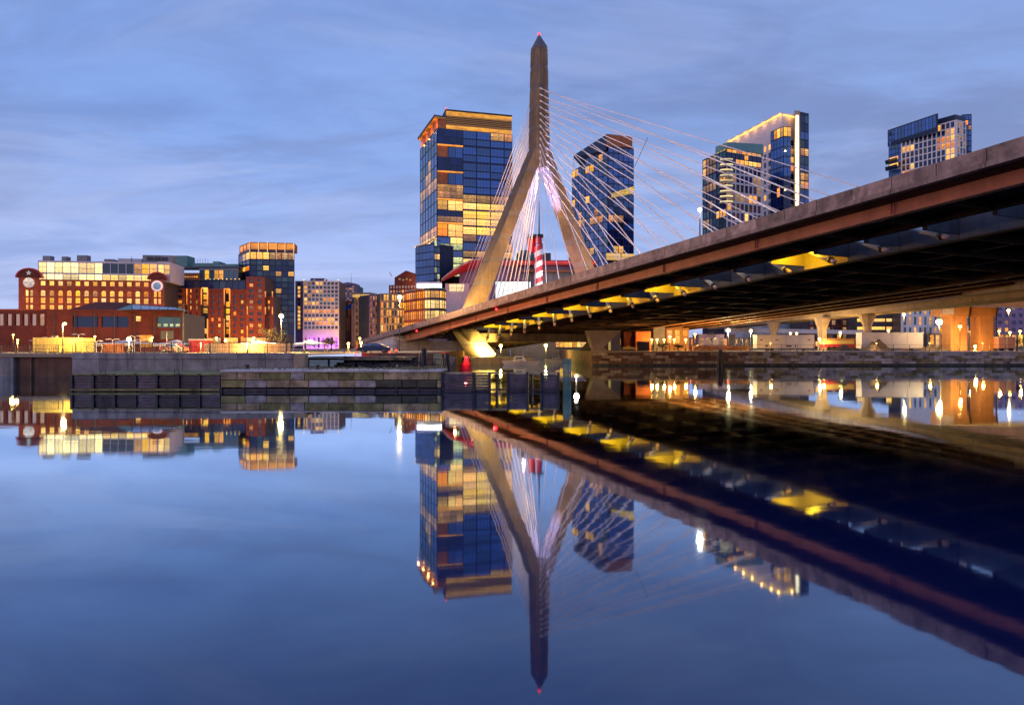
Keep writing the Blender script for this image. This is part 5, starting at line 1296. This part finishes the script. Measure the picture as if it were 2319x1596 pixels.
for i in range(9):
    vv = 360.5 + 11.6*i if i != 3 else 395.3
    zz = PZ(361 + 12.0*i, 328); n_ = 10
    ringo = []
    for R_ in (0, 1):
        ringo.append([])
    x0, x1 = PX(1633, 328), PX(1662, 328); cx, hw_ = (x0 + x1)/2, (x1 - x0)/2
    pts = [Vector((cx + hw_*math.cos(math.pi*(1 + q/n_)), 329.5 + .9*math.sin(math.pi*(1 + q/n_))*1.6)) for q in range(n_ + 1)]
    MB().prism(pts + [Vector((x1, 332)), Vector((x0, 332))], zz - .25, zz).build('balcony', M_offw, g4)
    MB().prism([p + Vector((0, -.06)) for p in pts] + [p + Vector((0, .3)) for p in reversed(pts)], zz + .02, zz + .55).build('balcony_light', glow('balcony_glow', (1., .8, .32), 1.2, .4, lo=.6), g4)

# --- far right tower behind the deck
g5 = thing('white_frame_tower', (PX(2165, 300), 300, GZ), 'blue glass tower with white framed window bays above the deck', 'building')
J0, JL, JR = P2(2165, 300), P2(2013, 326), P2(2186, 303)
zj = PZ(272, 300)
MB().prism([JL, J0 + Vector((0, .5)), JR + Vector((0, .5)), P2(2190, 330), P2(2050, 345)], GZ, PZ(262, 302)).build('core', M_navy, g5)
LJ = (J0 - JL).length; dJ = (J0 - JL).normalized(); f_ = .2
ja = JL + dJ*LJ*f_
w5 = runs([(W_navy, 7), (W_dark, 3), (G_warm, 4), (G_amber, 2)], 131)
cols5 = even(LJ*(1 - f_), 12, .45, .5); rows5 = levels(PZ(420, 300), zj - .5, 10, .45)
dens = lambda i, j: (G_warm if (i in (10, 11) and j % 3) else w5(i, j))
facade(g5, ja, J0, cols5, rows5, M_white, dens, .4, GZ, zj, face='white_frame')
facade(g5, J0, JR, even((JR - J0).length, 3, .5, .4), rows5, M_white, chooser([(W_navy, 8), (G_dim, 2)], 132), .4, GZ, zj, face='white_frame')
facade(g5, JL, ja, even(LJ*f_, 4, .12, .1), levels(PZ(420, 310), PZ(300, 320), 12, .3), M_navy, runs([(W_blue, 7), (W_teal, 2), (G_amber, .5)], 133), .2, GZ, PZ(298, 320), face='glass_frame')
aj, bj = ja + Vector((0, 2.0)), J0 + Vector((-6, 3))
facade(g5, JL + Vector((0, .8)), bj, even((bj - JL).length, 14, .12, .1), [(zj - 2, PZ(264, 306))], M_navy, lambda i, j: W_blue, .2, zj - 4, PZ(262, 306), face='attic_frame')
rA, rB = P2(2186, 304), P2(2200, 307)
block(g5, P2(2178, 308), rB, 14, GZ, PZ(257, 306), M_navy, 'end_core')
facade(g5, P2(2178, 307.8), rB, even(6.2 if False else (rB - P2(2178, 307.8)).length, 3, .15, .15), levels(PZ(400, 306), PZ(259, 306), 12, .4), M_navy, runs([(W_blue, 5), (G_amber, 1), (G_officedim, 1.5), (W_navy, 3)], 134), .2, GZ, PZ(257, 306), face='end_frame')
for vv in (366, 381):
    MB().prism([P2(2004, 320), P2(2032, 314), P2(2032, 320), P2(2006, 326)], PZ(vv, 320), PZ(vv - 2, 320)).build('balcony', M_navy, g5)
    MB().prism([P2(2014, 321), P2(2034, 317), P2(2034, 318), P2(2014, 322)], PZ(vv - 3, 320), PZ(vv - 9, 320)).build('balcony_glow', G_warm, g5)

# street lamps along the road before the brick houses
for (u, v, Y, e, w) in ((60, 762, 238, 2200, 'before the left gable of the brick factory'), (150, 764, 238, 2200, 'before the middle of the brick factory'), (420, 765, 262, 2000, 'before the first bay of the brick apartments'),
                        (490, 765, 262, 2000, 'before the third bay of the brick apartments'), (575, 765, 262, 2000, 'before the tall bay of the brick apartments'), (815, 766, 290, 4000, 'before the slim house with glowing cornice'), (880, 764, 280, 4000, 'before the olive tinted office')):
    lamp_post(u, v, Y, 'small distant sodium street lamp ' + w, SOD, e, head=.45, name='road_lamp', group='distant sodium lamps')
for (u, v, Y, w) in ((30, 758, 120, 'before the windowed wing of the brick hall'), (215, 762, 119, 'before the dark windows of the brick hall'), (345, 764, 120, 'before the right end of the brick hall')):
    lamp_post(u, v, Y, 'small sodium lamp ' + w, SOD, 220, head=.16, name='hall_lamp')

# ground floor shop fronts and roof clutter of the brick houses
for i in range(13):
    u = 386 + 18.0*i + 3*(i % 2)
    ubox('shop_front', ap, PT(u, 771, YP - 2.8), (2.2 + .5*(i % 3), .12, 2.2), (G_warm, G_amber, G_pale, G_warm)[i % 4])
for (u, v, w, h) in ((110, 586, 3, 1.0), (150, 586.5, 2, .8), (190, 586, 4, 1.2)):
    ubox('rooftop_unit', fa, PT(u, v, YA + 12), (w, 2.5, h*2), M_grey)
for i in range(7):
    q_ = PT(116 + 42*i, 741, YH - 3.2); ubox('downpipe', hall, (q_.x, YH - 2.5 + 4*(i*42 + 8)/304, (GZ + PZ(708, YH))/2), (.12, .12, PZ(708, YH) - GZ), M_dgrey)
ubox('door_light', hall, (PX(330, YH), YH + .2, PZ(772, YH)), (2.4, .3, 2.2), G_amber)
ubox('door_light', hall, (PX(140, YH), YH - 2.1, PZ(773, YH)), (1.6, .3, 2.1), G_dim)

LK_ = 2.6

# ------------------------------------------------------------------ right bank
YS = 144.0
rw = thing('stone_river_wall', (17, YS, 0), 'long river wall of mixed granite blocks on the far right bank', 'stone wall')
MB().box(17, 175, YS + .35, YS + 1.5, -1, 3.0).build('core', M_mort, rw)
def course_wall2(parent, x0, x1, xm):
    rnd = random.Random(77); rowsz = [-.2, .42, .98, 1.55, 2.12, 2.72]
    for j in range(5):
        x = x0 - rnd.uniform(0, 1)
        while x < x1:
            w = rnd.uniform(1.0, 3.0); a, b_ = max(x, x0), min(x + w, x1); x += w
            if b_ - a < .15: continue
            d = rnd.uniform(-.08, .08)
            m = M_tide if j == 0 else (rnd.choice([M_stone, M_stone2, M_stone2, M_stone3, M_cope, M_cope]) if a > xm else rnd.choice([M_wallb, M_wallb, M_stone]))
            ubox('block', parent, ((a + b_)/2, YS + .2 + d, (rowsz[j] + rowsz[j+1])/2), (b_ - a - .04, .5, rowsz[j+1] - rowsz[j] - .04), m)
course_wall2(rw, 17, 120, 48)
for i in range(26):
    a = 17 + i*4.0; ubox('coping_slab', rw, (a + 2, YS + .6, 2.93), (3.96, 1.5, .34), M_cope if i > 6 else M_tan)
MB().box(17.1, 18.9, YS + 1.6, 246, -1, 3.05).build('channel_return', M_wallb, rw)
railing((30, YS + .5), (118, YS + .5), 3.12, 'dark post and rail fence along the right bank wall', 3.4, 1.3, False, 'river_railing')

# far end of the channel under the bridge
cw = thing('channel_end_wall', (-12, 245, 0), 'yellow lit concrete wall at the far end of the channel under the deck', 'wall')
for i in range(8):
    a, b_ = lerp(-14, 22, i/8), lerp(-14, 22, (i + 1)/8); MB().box(a + .03, b_ - .03, 244.5 + .1*(i % 2), 246, -1, 7.2).build('wall_panel', M_tan, cw)
lw = thing('lit_gallery', (PX(1260, 250), 250, GZ), 'low gallery with a bright yellow window strip under the bridge', 'building')
A, B = P2(1258, 243.6), P2(1344, 243.6)
block(lw, A, B, .7, GZ - 1.5, PZ(763, 243), M_tan, 'wall')
facade(lw, A, B, even((B - A).length, 9, .12, .1), [(PZ(786, 243), PZ(769, 243))], M_dgrey, lambda i, j: G_warm if i < 5 else G_pale, .15, PZ(790, 243), PZ(766, 243), face='window_frame')
for (u, v, e, w) in ((1040, 783, 1500, 'nearest the glowing pylon foot'), (1134, 783, 2600, 'in the middle under the deck'), (1236, 782, 2600, 'before the lit gallery')):
    lamp_post(u, v, 206, 'yellow lamp on the channel edge ' + w, (1.0, .74, .16), e, zb=-.4, head=.5, glowk=1.4, name='channel_edge_lamp', rad=.12)
# second pier beyond the channel, flaring upwards
vp = thing('flared_pier', (PX(1360, 152), 152, GZ), 'brown flared concrete pier under the deck beside the channel', 'pier')
MB().prism([P2(1338, 152), P2(1372, 152), P2(1372, 160), P2(1338, 160)], GZ - .2, GZ + .6).build('footing', M_tan, vp)
MB().rings([[(PX(u, 152), y, GZ + .6) for u, y in ((1343, 152.3), (1366, 152.3), (1366, 158), (1343, 158))], [(PX(u, 152), y, PZ(748, 152)) for u, y in ((1330, 152.3), (1408, 152.3), (1408, 158), (1330, 158))]]).build('shaft', M_tan, vp)

# boats moored under the deck
def boat(u, Y, L, label, m, seed):
    x = PX(u, Y); t = thing('moored_boat', (x, Y, 0), label, 'boat')
    n = 9; top, bot = [], []
    for side in (-1, 1):
        pass
    ringT = [(x + L*(i/(n - 1) - .5), Y - .95*math.sin(math.pi*min(1, (i/(n - 1))*.85 + .15)), .85 + .25*(abs(i/(n - 1) - .45))**2) for i in range(n)] + [(x + L*(i/(n - 1) - .5), Y + .95*math.sin(math.pi*min(1, (i/(n - 1))*.85 + .15)), .85 + .25*(abs(i/(n - 1) - .45))**2) for i in reversed(range(n))]
    ringB = [(x + (p[0] - x)*.85, Y + (p[1] - Y)*.6, -.15) for p in ringT]
    MB().rings([ringB, ringT]).build('hull', m, t)
    MB().hexa([(x - L*.2, Y - .6, .9), (x + L*.15, Y - .6, .9), (x + L*.15, Y + .6, .9), (x - L*.2, Y + .6, .9), (x - L*.17, Y - .5, 1.9), (x + L*.05, Y - .5, 1.9), (x + L*.05, Y + .5, 1.9), (x - L*.17, Y + .5, 1.9)]).build('cabin', M_offw, t)
    MB().box(x - L*.14, x + L*.03, Y - .62, Y - .56, 1.25, 1.7).build('cabin_window', W_dark, t)
    MB().tube([(x - L*.2, Y - .9, 1.3), (x + L*.4, Y - .6, 1.35)], .03, 5).build('guard_rail', M_white, t)
    return t
boat(1180, 150, 8.5, 'white motor boat moored before the pylon platform', M_offw, 1)
boat(1262, 170, 6.5, 'smaller white boat moored farther along the channel', M_white, 2)
bo = thing('red_buoy', (PX(1056, 120), 120, 0), 'red lit cylindrical buoy on the water below the pylon foot', 'buoy')
xb = PX(1056, 120); MB().tube([(xb, 120, -.3), (xb, 120, .9)], 1.1, 16).build('float', M_redp, bo); MB().tube([(xb, 120, .9), (xb, 120, 1.9)], [.7, .35], 12).build('tower', M_redp, bo)
MB().ball((xb, 120, 2.1), .28, 8, 5).build('lamp', beacon, bo); lamp('POINT', (xb, 118.6, 2.4), 1100, (1, .04, .03), bo, .2)

# ------------------------------------------------------------------ concrete ramp behind the main deck
RX = lambda Y: 76.0 - (Y - 104)*0.02
def rz_(Y): return 14.0 - max(0, Y - 104)*0.006
rp = thing('concrete_ramp', (76, 150, GZ), 'pale concrete viaduct ramp running behind the main bridge on flared piers', 'viaduct')
ys = [60, 78, 96, 114, 132, 150, 168, 186, 204, 222, 240, 258]
for i in range(len(ys) - 1):
    y0, y1 = ys[i] + .06, ys[i+1] - .06
    def pz(x0, x1, za, zb, nm, m):
        MB().hexa([(RX(y0) + x0, y0, rz_(y0) + za), (RX(y0) + x1, y0, rz_(y0) + za), (RX(y1) + x1, y1, rz_(y1) + za), (RX(y1) + x0, y1, rz_(y1) + za),
                   (RX(y0) + x0, y0, rz_(y0) + zb), (RX(y0) + x1, y0, rz_(y0) + zb), (RX(y1) + x1, y1, rz_(y1) + zb), (RX(y1) + x0, y1, rz_(y1) + zb)]).build(nm, m, rp)
    pz(0, .35, -1.55, 0.0, 'parapet_span', M_conc)
    pz(.36, 9.5, -1.5, -1.1, 'deck_span', M_conc)
    pz(1.1, 2.1, -2.5, -1.51, 'beam', M_tan); pz(4.2, 5.2, -2.5, -1.51, 'beam', M_tan); pz(7.4, 8.4, -2.5, -1.51, 'beam', M_tan)
    MB().tube([(RX(y0) - .12, y0, rz_(y0) - 2.0 + .55), (RX(y1) - .12, y1, rz_(y1) - 2.0 + .55)], .06, 6).build('conduit', M_grey, rp)
def fpier(u, Y, wst, wtop, ztop, label, m):
    x = PX(u, Y); t = thing('flared_column', (x, Y, GZ), label, 'column')
    oct_ = lambda r, z: [(x + r*math.cos(math.pi*(q/4 + .125)), Y + r*math.sin(math.pi*(q/4 + .125)), z) for q in range(8)]
    MB().rings([oct_(wst, GZ), oct_(wst, ztop - 3.4), oct_(wst*1.1, ztop - 2.6), oct_(wtop*.8, ztop - 1.3), oct_(wtop, ztop - .4)]).build('shaft', m, t)
    MB().rings([oct_(wtop*1.02, ztop - .39), oct_(wtop*1.02, ztop)]).build('cap', m, t)
fpier(1862, 165, 1.0, 1.9, rz_(165) - 2.52, 'pale flared ramp column standing behind the white trailer', M_tan)
fpier(1964, 152, 0.8, 1.75, rz_(152) - 2.52, 'darker flared ramp column between orange truck and long trailer', M_tan)
fpier(1752, 195, 1.0, 1.9, rz_(195) - 2.52, 'distant dark flared ramp column left of the white trailer', M_tan)
# orange lit portal pier
pp_ = thing('portal_pier', (PX(2200, 128), 148, GZ), 'orange lit concrete portal pier with two square columns', 'pier')
YPp = 150.0
for (ua, ub) in ((2153, 2190), (2219, 2250)): MB().box(PX(ua, YPp), PX(ub, YPp), YPp, YPp + 3.2, GZ, PZ(716, YPp)).build('column', M_orange, pp_)
MB().box(PX(2129, YPp), PX(2258, YPp), YPp - .2, YPp + 3.4, PZ(716, YPp) + .01, PZ(692, YPp)).build('cap_beam', M_orange, pp_)
for u in (2192, 2253):
    MB().tube([(PX(u, YPp), YPp - .4, GZ), (PX(u, YPp), YPp - .4, PZ(718, YPp)), (PX(u + 3, YPp), YPp - .4, PZ(700, YPp)), (PX(u + 3, YPp), YPp - .4, PZ(690, YPp))], .16, 7).build('drain_pipe', M_black, pp_)
MB().box(PX(2132, YPp), PX(2158, YPp), YPp - .5, YPp - .21, PZ(712, YPp), PZ(690, YPp)).build('bearing_block', M_conc, pp_)
# upper slab continuing right from the portal
us = thing('upper_slab', (PX(2250, 140), 140, GZ), 'brown haunched beam span to the right of the portal pier', 'viaduct')
MB().hexa([PT(2140, 691, 146), PT(2500, 700, 120), PT(2500, 700, 140), PT(2140, 691, 166), PT(2140, 680, 146), PT(2500, 640, 120), PT(2500, 640, 140), PT(2140, 680, 166)]).build('beam', M_orange, us)
MB().hexa([PT(2140, 692.5, 145.5), PT(2500, 703, 119.5), PT(2500, 703, 141), PT(2140, 692.5, 167), PT(2140, 691.1, 145.5), PT(2500, 700.1, 119.5), PT(2500, 700.1, 141), PT(2140, 691.1, 167)]).build('flange', M_tan, us)

# ------------------------------------------------------------------ things on the right bank
def trailer(ua, ub, Y, vt, m, label, marks=True, seed=0):
    xa, xb, zt = PX(ua, Y), PX(ub, Y), PZ(vt, Y)
    t = thing('site_trailer', (xa, Y, GZ), label, 'trailer'); zb = GZ + .55
    MB().box(xa, xb, Y, Y + 2.6, zb, zt).build('body', m, t)
    n_ = max(2, int((xb - xa)/3))
    for i in range(n_ + 1):
        x = lerp(xa, xb, i/n_); MB().box(x - .05, x + .05, Y - .035, Y - .003, zb, zt).build('seam', M_offw, t)
    MB().box(xa - .08, xb + .08, Y - .1, Y + 2.7, zt + .003, zt + .12).build('roof', M_offw, t)
    for x in (lerp(xa, xb, .18), lerp(xa, xb, .26), lerp(xa, xb, .82)):
        MB().rings([[(x + .42*math.cos(q*math.pi/6), Y + d, GZ + .42 + .42*math.sin(q*math.pi/6)) for q in range(12)] for d in (.05, .4)]).build('wheel', M_black, t)
    MB().box(xa + .1, xb - .1, Y + .2, Y + 2.4, GZ + .42, zb - .004).build('chassis', M_dgrey, t)
    if marks:
        for (f, z, w, h, mm) in ((.07, .6, .55, .25, M_dgrey), (.34, .6, .6, .25, M_rust), (.91, .6, .6, .28, M_orange), (.17, .14, .5, .3, M_black), (.55, .12, 1.3, .3, M_black), (.67, .12, .3, .3, M_black)):
            x = lerp(xa, xb, f); MB().box(x - w/2, x + w/2, Y - .03, Y - .004, lerp(zb, zt, z), lerp(zb, zt, z) + h).build('panel_mark', mm, t)
    return t
trailer(1715, 1844, 149, 759, M_white, 'long white site trailer with small dark and orange markings')
trailer(1952, 2090, 150.5, 754, M_offw, 'long pinkish white trailer behind the dirt mounds', False)
trailer(2262, 2299, 148.5, 764, mat('salmon_paint', (.55, .26, .20), .7, .1), 'short salmon coloured trailer right of the portal pier', False)
tk = thing('orange_truck', (PX(1868, 156), 156, GZ), 'orange and yellow striped truck between the two flared columns', 'truck')
xa, xb = PX(1868, 156), PX(1950, 156)
for (z0, z1, m) in ((.7, 1.5, M_redp), (1.51, 2.3, M_yel), (2.31, 2.8, M_orange)): MB().box(xa, xb - 1.6, 156, 158.5, GZ + z0, GZ + z1).build('side_panel', m, tk)
MB().hexa([(xb - 1.5, 156, GZ + .6), (xb, 156, GZ + .6), (xb, 158.4, GZ + .6), (xb - 1.5, 158.4, GZ + .6), (xb - 1.5, 156, GZ + 2.7), (xb - .4, 156, GZ + 2.7), (xb - .4, 158.4, GZ + 2.7), (xb - 1.5, 158.4, GZ + 2.7)]).build('cab', M_orange, tk)
MB().box(xb - 1.3, xb - .5, 155.95, 155.99, GZ + 1.7, GZ + 2.4).build('cab_window', W_dark, tk)
for f in (.12, .25, .6, .9): MB().rings([[(lerp(xa, xb, f) + .5*math.cos(q*math.pi/6), 155.9 + d, GZ + .5 + .5*math.sin(q*math.pi/6)) for q in range(12)] for d in (0, .35)]).build('wheel', M_black, tk)
def mound(u, Y, w, h, label, m, seed):
    rnd = random.Random(seed); x = PX(u, Y); n = 26; k = 7; rings = []
    ph = [rnd.uniform(0, 6.28) for _ in range(5)]
    for j in range(k):
        f = j/(k - 1); r = w*(1 - f**.8*.95)
        rings.append([(x + r*math.cos(2*math.pi*q/n)*(1 + .15*math.sin(3*2*math.pi*q/n + ph[0]) + rnd.uniform(-.07, .07)), Y + .6*r*math.sin(2*math.pi*q/n)*(1 + rnd.uniform(-.07, .07)), GZ + h*f*(1 + rnd.uniform(-.12, .12))) for q in range(n)])
    o = MB().rings(rings).build('dirt_mound', m); tag(o, label, 'mound')
mound(1912, 148.5, 3.3, 1.3, 'brown dirt mound before the orange truck', M_dirt, 1)
mound(1976, 147.5, 2.4, 1.9, 'grey gravel mound right of the brown dirt mound', M_dirt2, 2)
mound(1990, 149.2, 3.0, 2.4, 'tall brown dirt mound behind the grey gravel mound', M_dirt, 3)
mound(2110, 148.5, 4.0, 1.3, 'low brown dirt mound left of the portal pier', M_dirt, 4)
shed(1440, 1474, 160, 752, None, 5, M_rust, 'brown walled hut with orange glow right of the dark doorway', 'hut', 'hut')
shed(1413, 1439, 161, 752, None, 5, M_brickd, 'dark doorway hut beside the brown walled hut', 'hut', 'hut')
shed(1446, 1471, 156, 775, None, 2, M_black, 'black generator box before the brown walled hut', 'generator_box', 'box')
shed(1383, 1405, 163, 750, None, 4, M_white, 'white box unit left of the dark doorway hut', 'box_unit', 'box')
shed(1480, 1506, 168, 735, None, 6, M_grey, 'grey ribbed hut behind the row of globe lamps', 'hut', 'hut')
shed(1508, 1560, 172, 738, None, 6, M_orange, 'orange lit warehouse front behind the globe lamps', 'warehouse', 'building', None, 3, G_amber)
shed(1582, 1640, 180, 758, None, 6, M_viol, 'low violet grey shed left of the bright floodlight', 'shed', 'shed', None, 4, G_dim)
tent(1411, 1440, 152, 782, 787, 'small yellow tent before the dark doorway hut', M_yel, 3)
fr = thing('orange_barrier', (PX(1560, 153), 153, GZ), 'row of orange safety fence boards on the right bank', 'fence')
for i in range(30):
    a, b_ = lerp(PX(1560, 153), PX(1700, 153), i/30), lerp(PX(1560, 153), PX(1700, 153), (i + .8)/30); ubox('board', fr, ((a + b_)/2, 153, GZ + .6), (b_ - a, .06, 1.1 + .1*(i % 2)), M_orange)
# far ramp and pale wall seen beneath the viaduct
fr2 = thing('far_ramp', (PX(1800, 230), 230, GZ), 'pale far ramp parapet with a red tail light glow', 'viaduct')
MB().hexa([PT(1640, 752, 232), PT(1960, 757, 232), PT(1960, 757, 240), PT(1640, 752, 240), PT(1640, 742, 232), PT(1960, 748, 232), PT(1960, 748, 240), PT(1640, 742, 240)]).build('parapet', M_offw, fr2)
MB().hexa([PT(1730, 746, 231.8), PT(1955, 750, 231.8), PT(1955, 750, 231.99), PT(1730, 746, 231.99), PT(1730, 744, 231.8), PT(1955, 747, 231.8), PT(1955, 747, 231.99), PT(1730, 744, 231.99)]).build('traffic_light_trail', redl, fr2) if False else None
for u in (1660, 1760, 1880, 1950): MB().box(PX(u, 234) - .8, PX(u, 234) + .8, 234, 236, GZ, PZ(757, 234)).build('column', M_tan, fr2)
simple('brick_depot', 'maroon depot seen beneath the viaduct behind the orange truck', 1830, 1945, 300, 300, 722, M_brickd, 9, 4, [(W_dark, 4), (G_warm, 1.5), (G_dim, 2)], 141, 20)
simple('strip_light_office', 'office with long yellow floor strips behind the second flared column', 1938, 2040, 290, 288, 700, M_dgrey, 3, 5, [(G_office, 5), (W_dark, 3), (G_warm, 2)], 142, 20, .5, 2.2)
simple('white_pier_building', 'building with tall white piers behind the large star lamp', 2040, 2150, 280, 278, 690, M_white, 9, 4, [(W_teal, 4), (G_warm, 3), (W_dark, 3)], 143, 20, 1.1, 1.0)
simple('white_bay_house', 'white framed house seen through the portal pier opening', 2185, 2225, 275, 275, 716, M_white, 3, 3, [(G_warm, 2), (W_teal, 2)], 144, 15, .8, .8)
simple('violet_block', 'violet grey block right of the portal pier', 2252, 2400, 270, 268, 690, M_viol, 9, 6, [(W_navy, 5), (G_dim, 3), (G_warm, .8)], 145, 20, 1.2, 1.4)
simple('warehouse_row', 'long low lit warehouse behind the right bank clutter', 1560, 1835, 262, 262, 764, M_tan, 22, 1, [(G_amber, 4), (W_dark, 4), (G_dim, 3)], 146, 14, .9, .8)
simple('market_row', 'low lit arcade at the photo edge behind the salmon trailer', 2100, 2420, 250, 250, 755, M_tan, 22, 1, [(G_warm, 5), (G_amber, 3), (W_dark, 2)], 147, 14, .6, .8)

# lamps of the right bank
W2 = (1.0, .72, .32)
lamp_post(1649, 748, 158, 'brilliant white floodlight mast left of the white trailer', W2, 2000, head=.46, glowk=1.8, name='floodlight_mast')
lamp_post(1700, 749, 166, 'second yellowish floodlight mast close left of the white trailer', (1., .76, .36), 2500, head=.34, glowk=1.4, name='floodlight_mast')
lamp_post(2127, 729, 146.5, 'largest brilliant white star lamp beside the portal pier', W2, 700, head=.62, glowk=1.8, name='floodlight_mast')
lamp_post(2174, 739, 147, 'orange street lamp in front of the portal pier column', SOD, 380, head=.34)
lamp_post(2208, 784, 147, 'low amber bollard lamp on the ground between the portal columns', (1., .6, .15), 900, head=.28, name='bollard_lamp')
lamp_post(1790, 755, 170, 'left of two small lamps above the white trailer', WARM, 500, head=.28)
lamp_post(1804, 755, 171, 'right of two small lamps above the white trailer', WARM, 500, head=.28)
lamp_post(1856, 767, 155, 'small yellow lamp at the foot of the pale flared column', WARM, 900, head=.28)
lamp_post(1903, 753, 160, 'small amber lamp above the orange truck', WARM, 900, head=.28)
lamp_post(2012, 748, 168, 'double amber lamp above the long pinkish trailer', SOD, 900, head=.3)
lamp_post(2047, 712, 175, 'yellow lamp high under the viaduct left of the white piers', WARM, 900, head=.35)
for i, (u, v) in enumerate(((1476, 769), (1488, 769), (1504, 769), (1517, 762), (1527, 769), (1553, 769), (1574, 757))):
    lamp_post(u, v, 157, ('amber globe lamp, number %s from the flared pier along the bank' % ('one', 'two', 'three', 'four', 'five', 'six', 'seven')[i]), SOD, 450, head=.26, name='globe_lamp', group='globe lamps on the right bank')
for i, (u, v) in enumerate(((2196, 751), (2211, 751), (2263, 750), (2287, 753), (2310, 750))):
    lamp_post(u, v, 165, 'small amber lamp seen %s' % ('between the portal columns on the near side', 'between the portal columns on the far side', 'just right of the portal pier', 'above the middle of the salmon trailer', 'at the photo edge beyond the salmon trailer')[i], SOD, 500, head=.28)
lamp_post(2284, 703, 200, 'high yellow lamp right of the portal cap beam', WARM, 900, head=.4)
# lamps on the bridge deck
lp = thing('deck_lamp', BP(80, 17, zp(80) - 1.1), 'brilliant white road lamp standing on the bridge deck', 'street lamp')
q = PT(1585, 475, 90); base = Vector((q.x, q.y, 14.3))
lp.location = base; lp['_o'] = tuple(base)
MB().tube([base, q + Vector((0, 0, .2))], [.12, .07], 8).build('pole', M_rail, lp)
MB().tube([q + Vector((0, 0, .25)), q + Vector((0, 0, .4))], [.3, .1], 8).build('cap', M_black, lp)
MB().ball(q, .24, 10, 6).build('bulb', glow('deck_bulb', (1., .93, .78), 26, 0, lo=1.), lp, True)
lamp('POINT', q - Vector((0, 0, .6)), 1500, (1., .9, .7), lp, .3)

# parked cars, bushes and fence posts that crowd the right bank
cm = [mat('car_silver', (.42, .40, .40), .3, .1), mat('car_black', (.02, .02, .025), .25, .1), mat('car_white', (.70, .68, .66), .3, .1), mat('car_maroon', (.20, .03, .03), .3, .1)]
for i, (u, Y, lb) in enumerate(((1590, 156, 'silver car parked left of the bright floodlight mast'), (1672, 155.5, 'black car parked between the two floodlight masts'), (2070, 162, 'white car parked behind the long pinkish trailer end'), (2235, 160, 'maroon car parked behind the right portal column'))):
    car(u, Y, GZ, 4.5, lb, cm[i])
for (u, Y, h, r, lb, sd_) in ((1500, 153, 1.8, 1.1, 'low dark bush below the globe lamps', 11), (1535, 152, 1.5, 1.0, 'low dark bush right of the globe lamps', 12), (1612, 175, 6.5, 2.2, 'thin bare tree behind the silver car', 13), (2105, 172, 7.0, 2.4, 'thin bare tree behind the largest star lamp', 14), (2303, 150, 3.2, 1.2, 'small dark fir like tree right of the salmon trailer', 15), (1700, 185, 6.0, 2.0, 'thin bare tree behind the second floodlight mast', 16)):
    tree(u, Y, h, r, lb, sd_)
for i in range(5):
    u = 1745 + 120*i; Y = 145.6  # amber rail lamps added to light the coping and ground
    lamp_post(u, 777, Y, 'short amber lamp added to light the river wall coping, number %s from the lone pile cluster' % ('one', 'two', 'three', 'four', 'five')[i], SOD, 120, head=.11, name='added_rail_lamp', group='added rail lamps on the river wall', rad=.04)
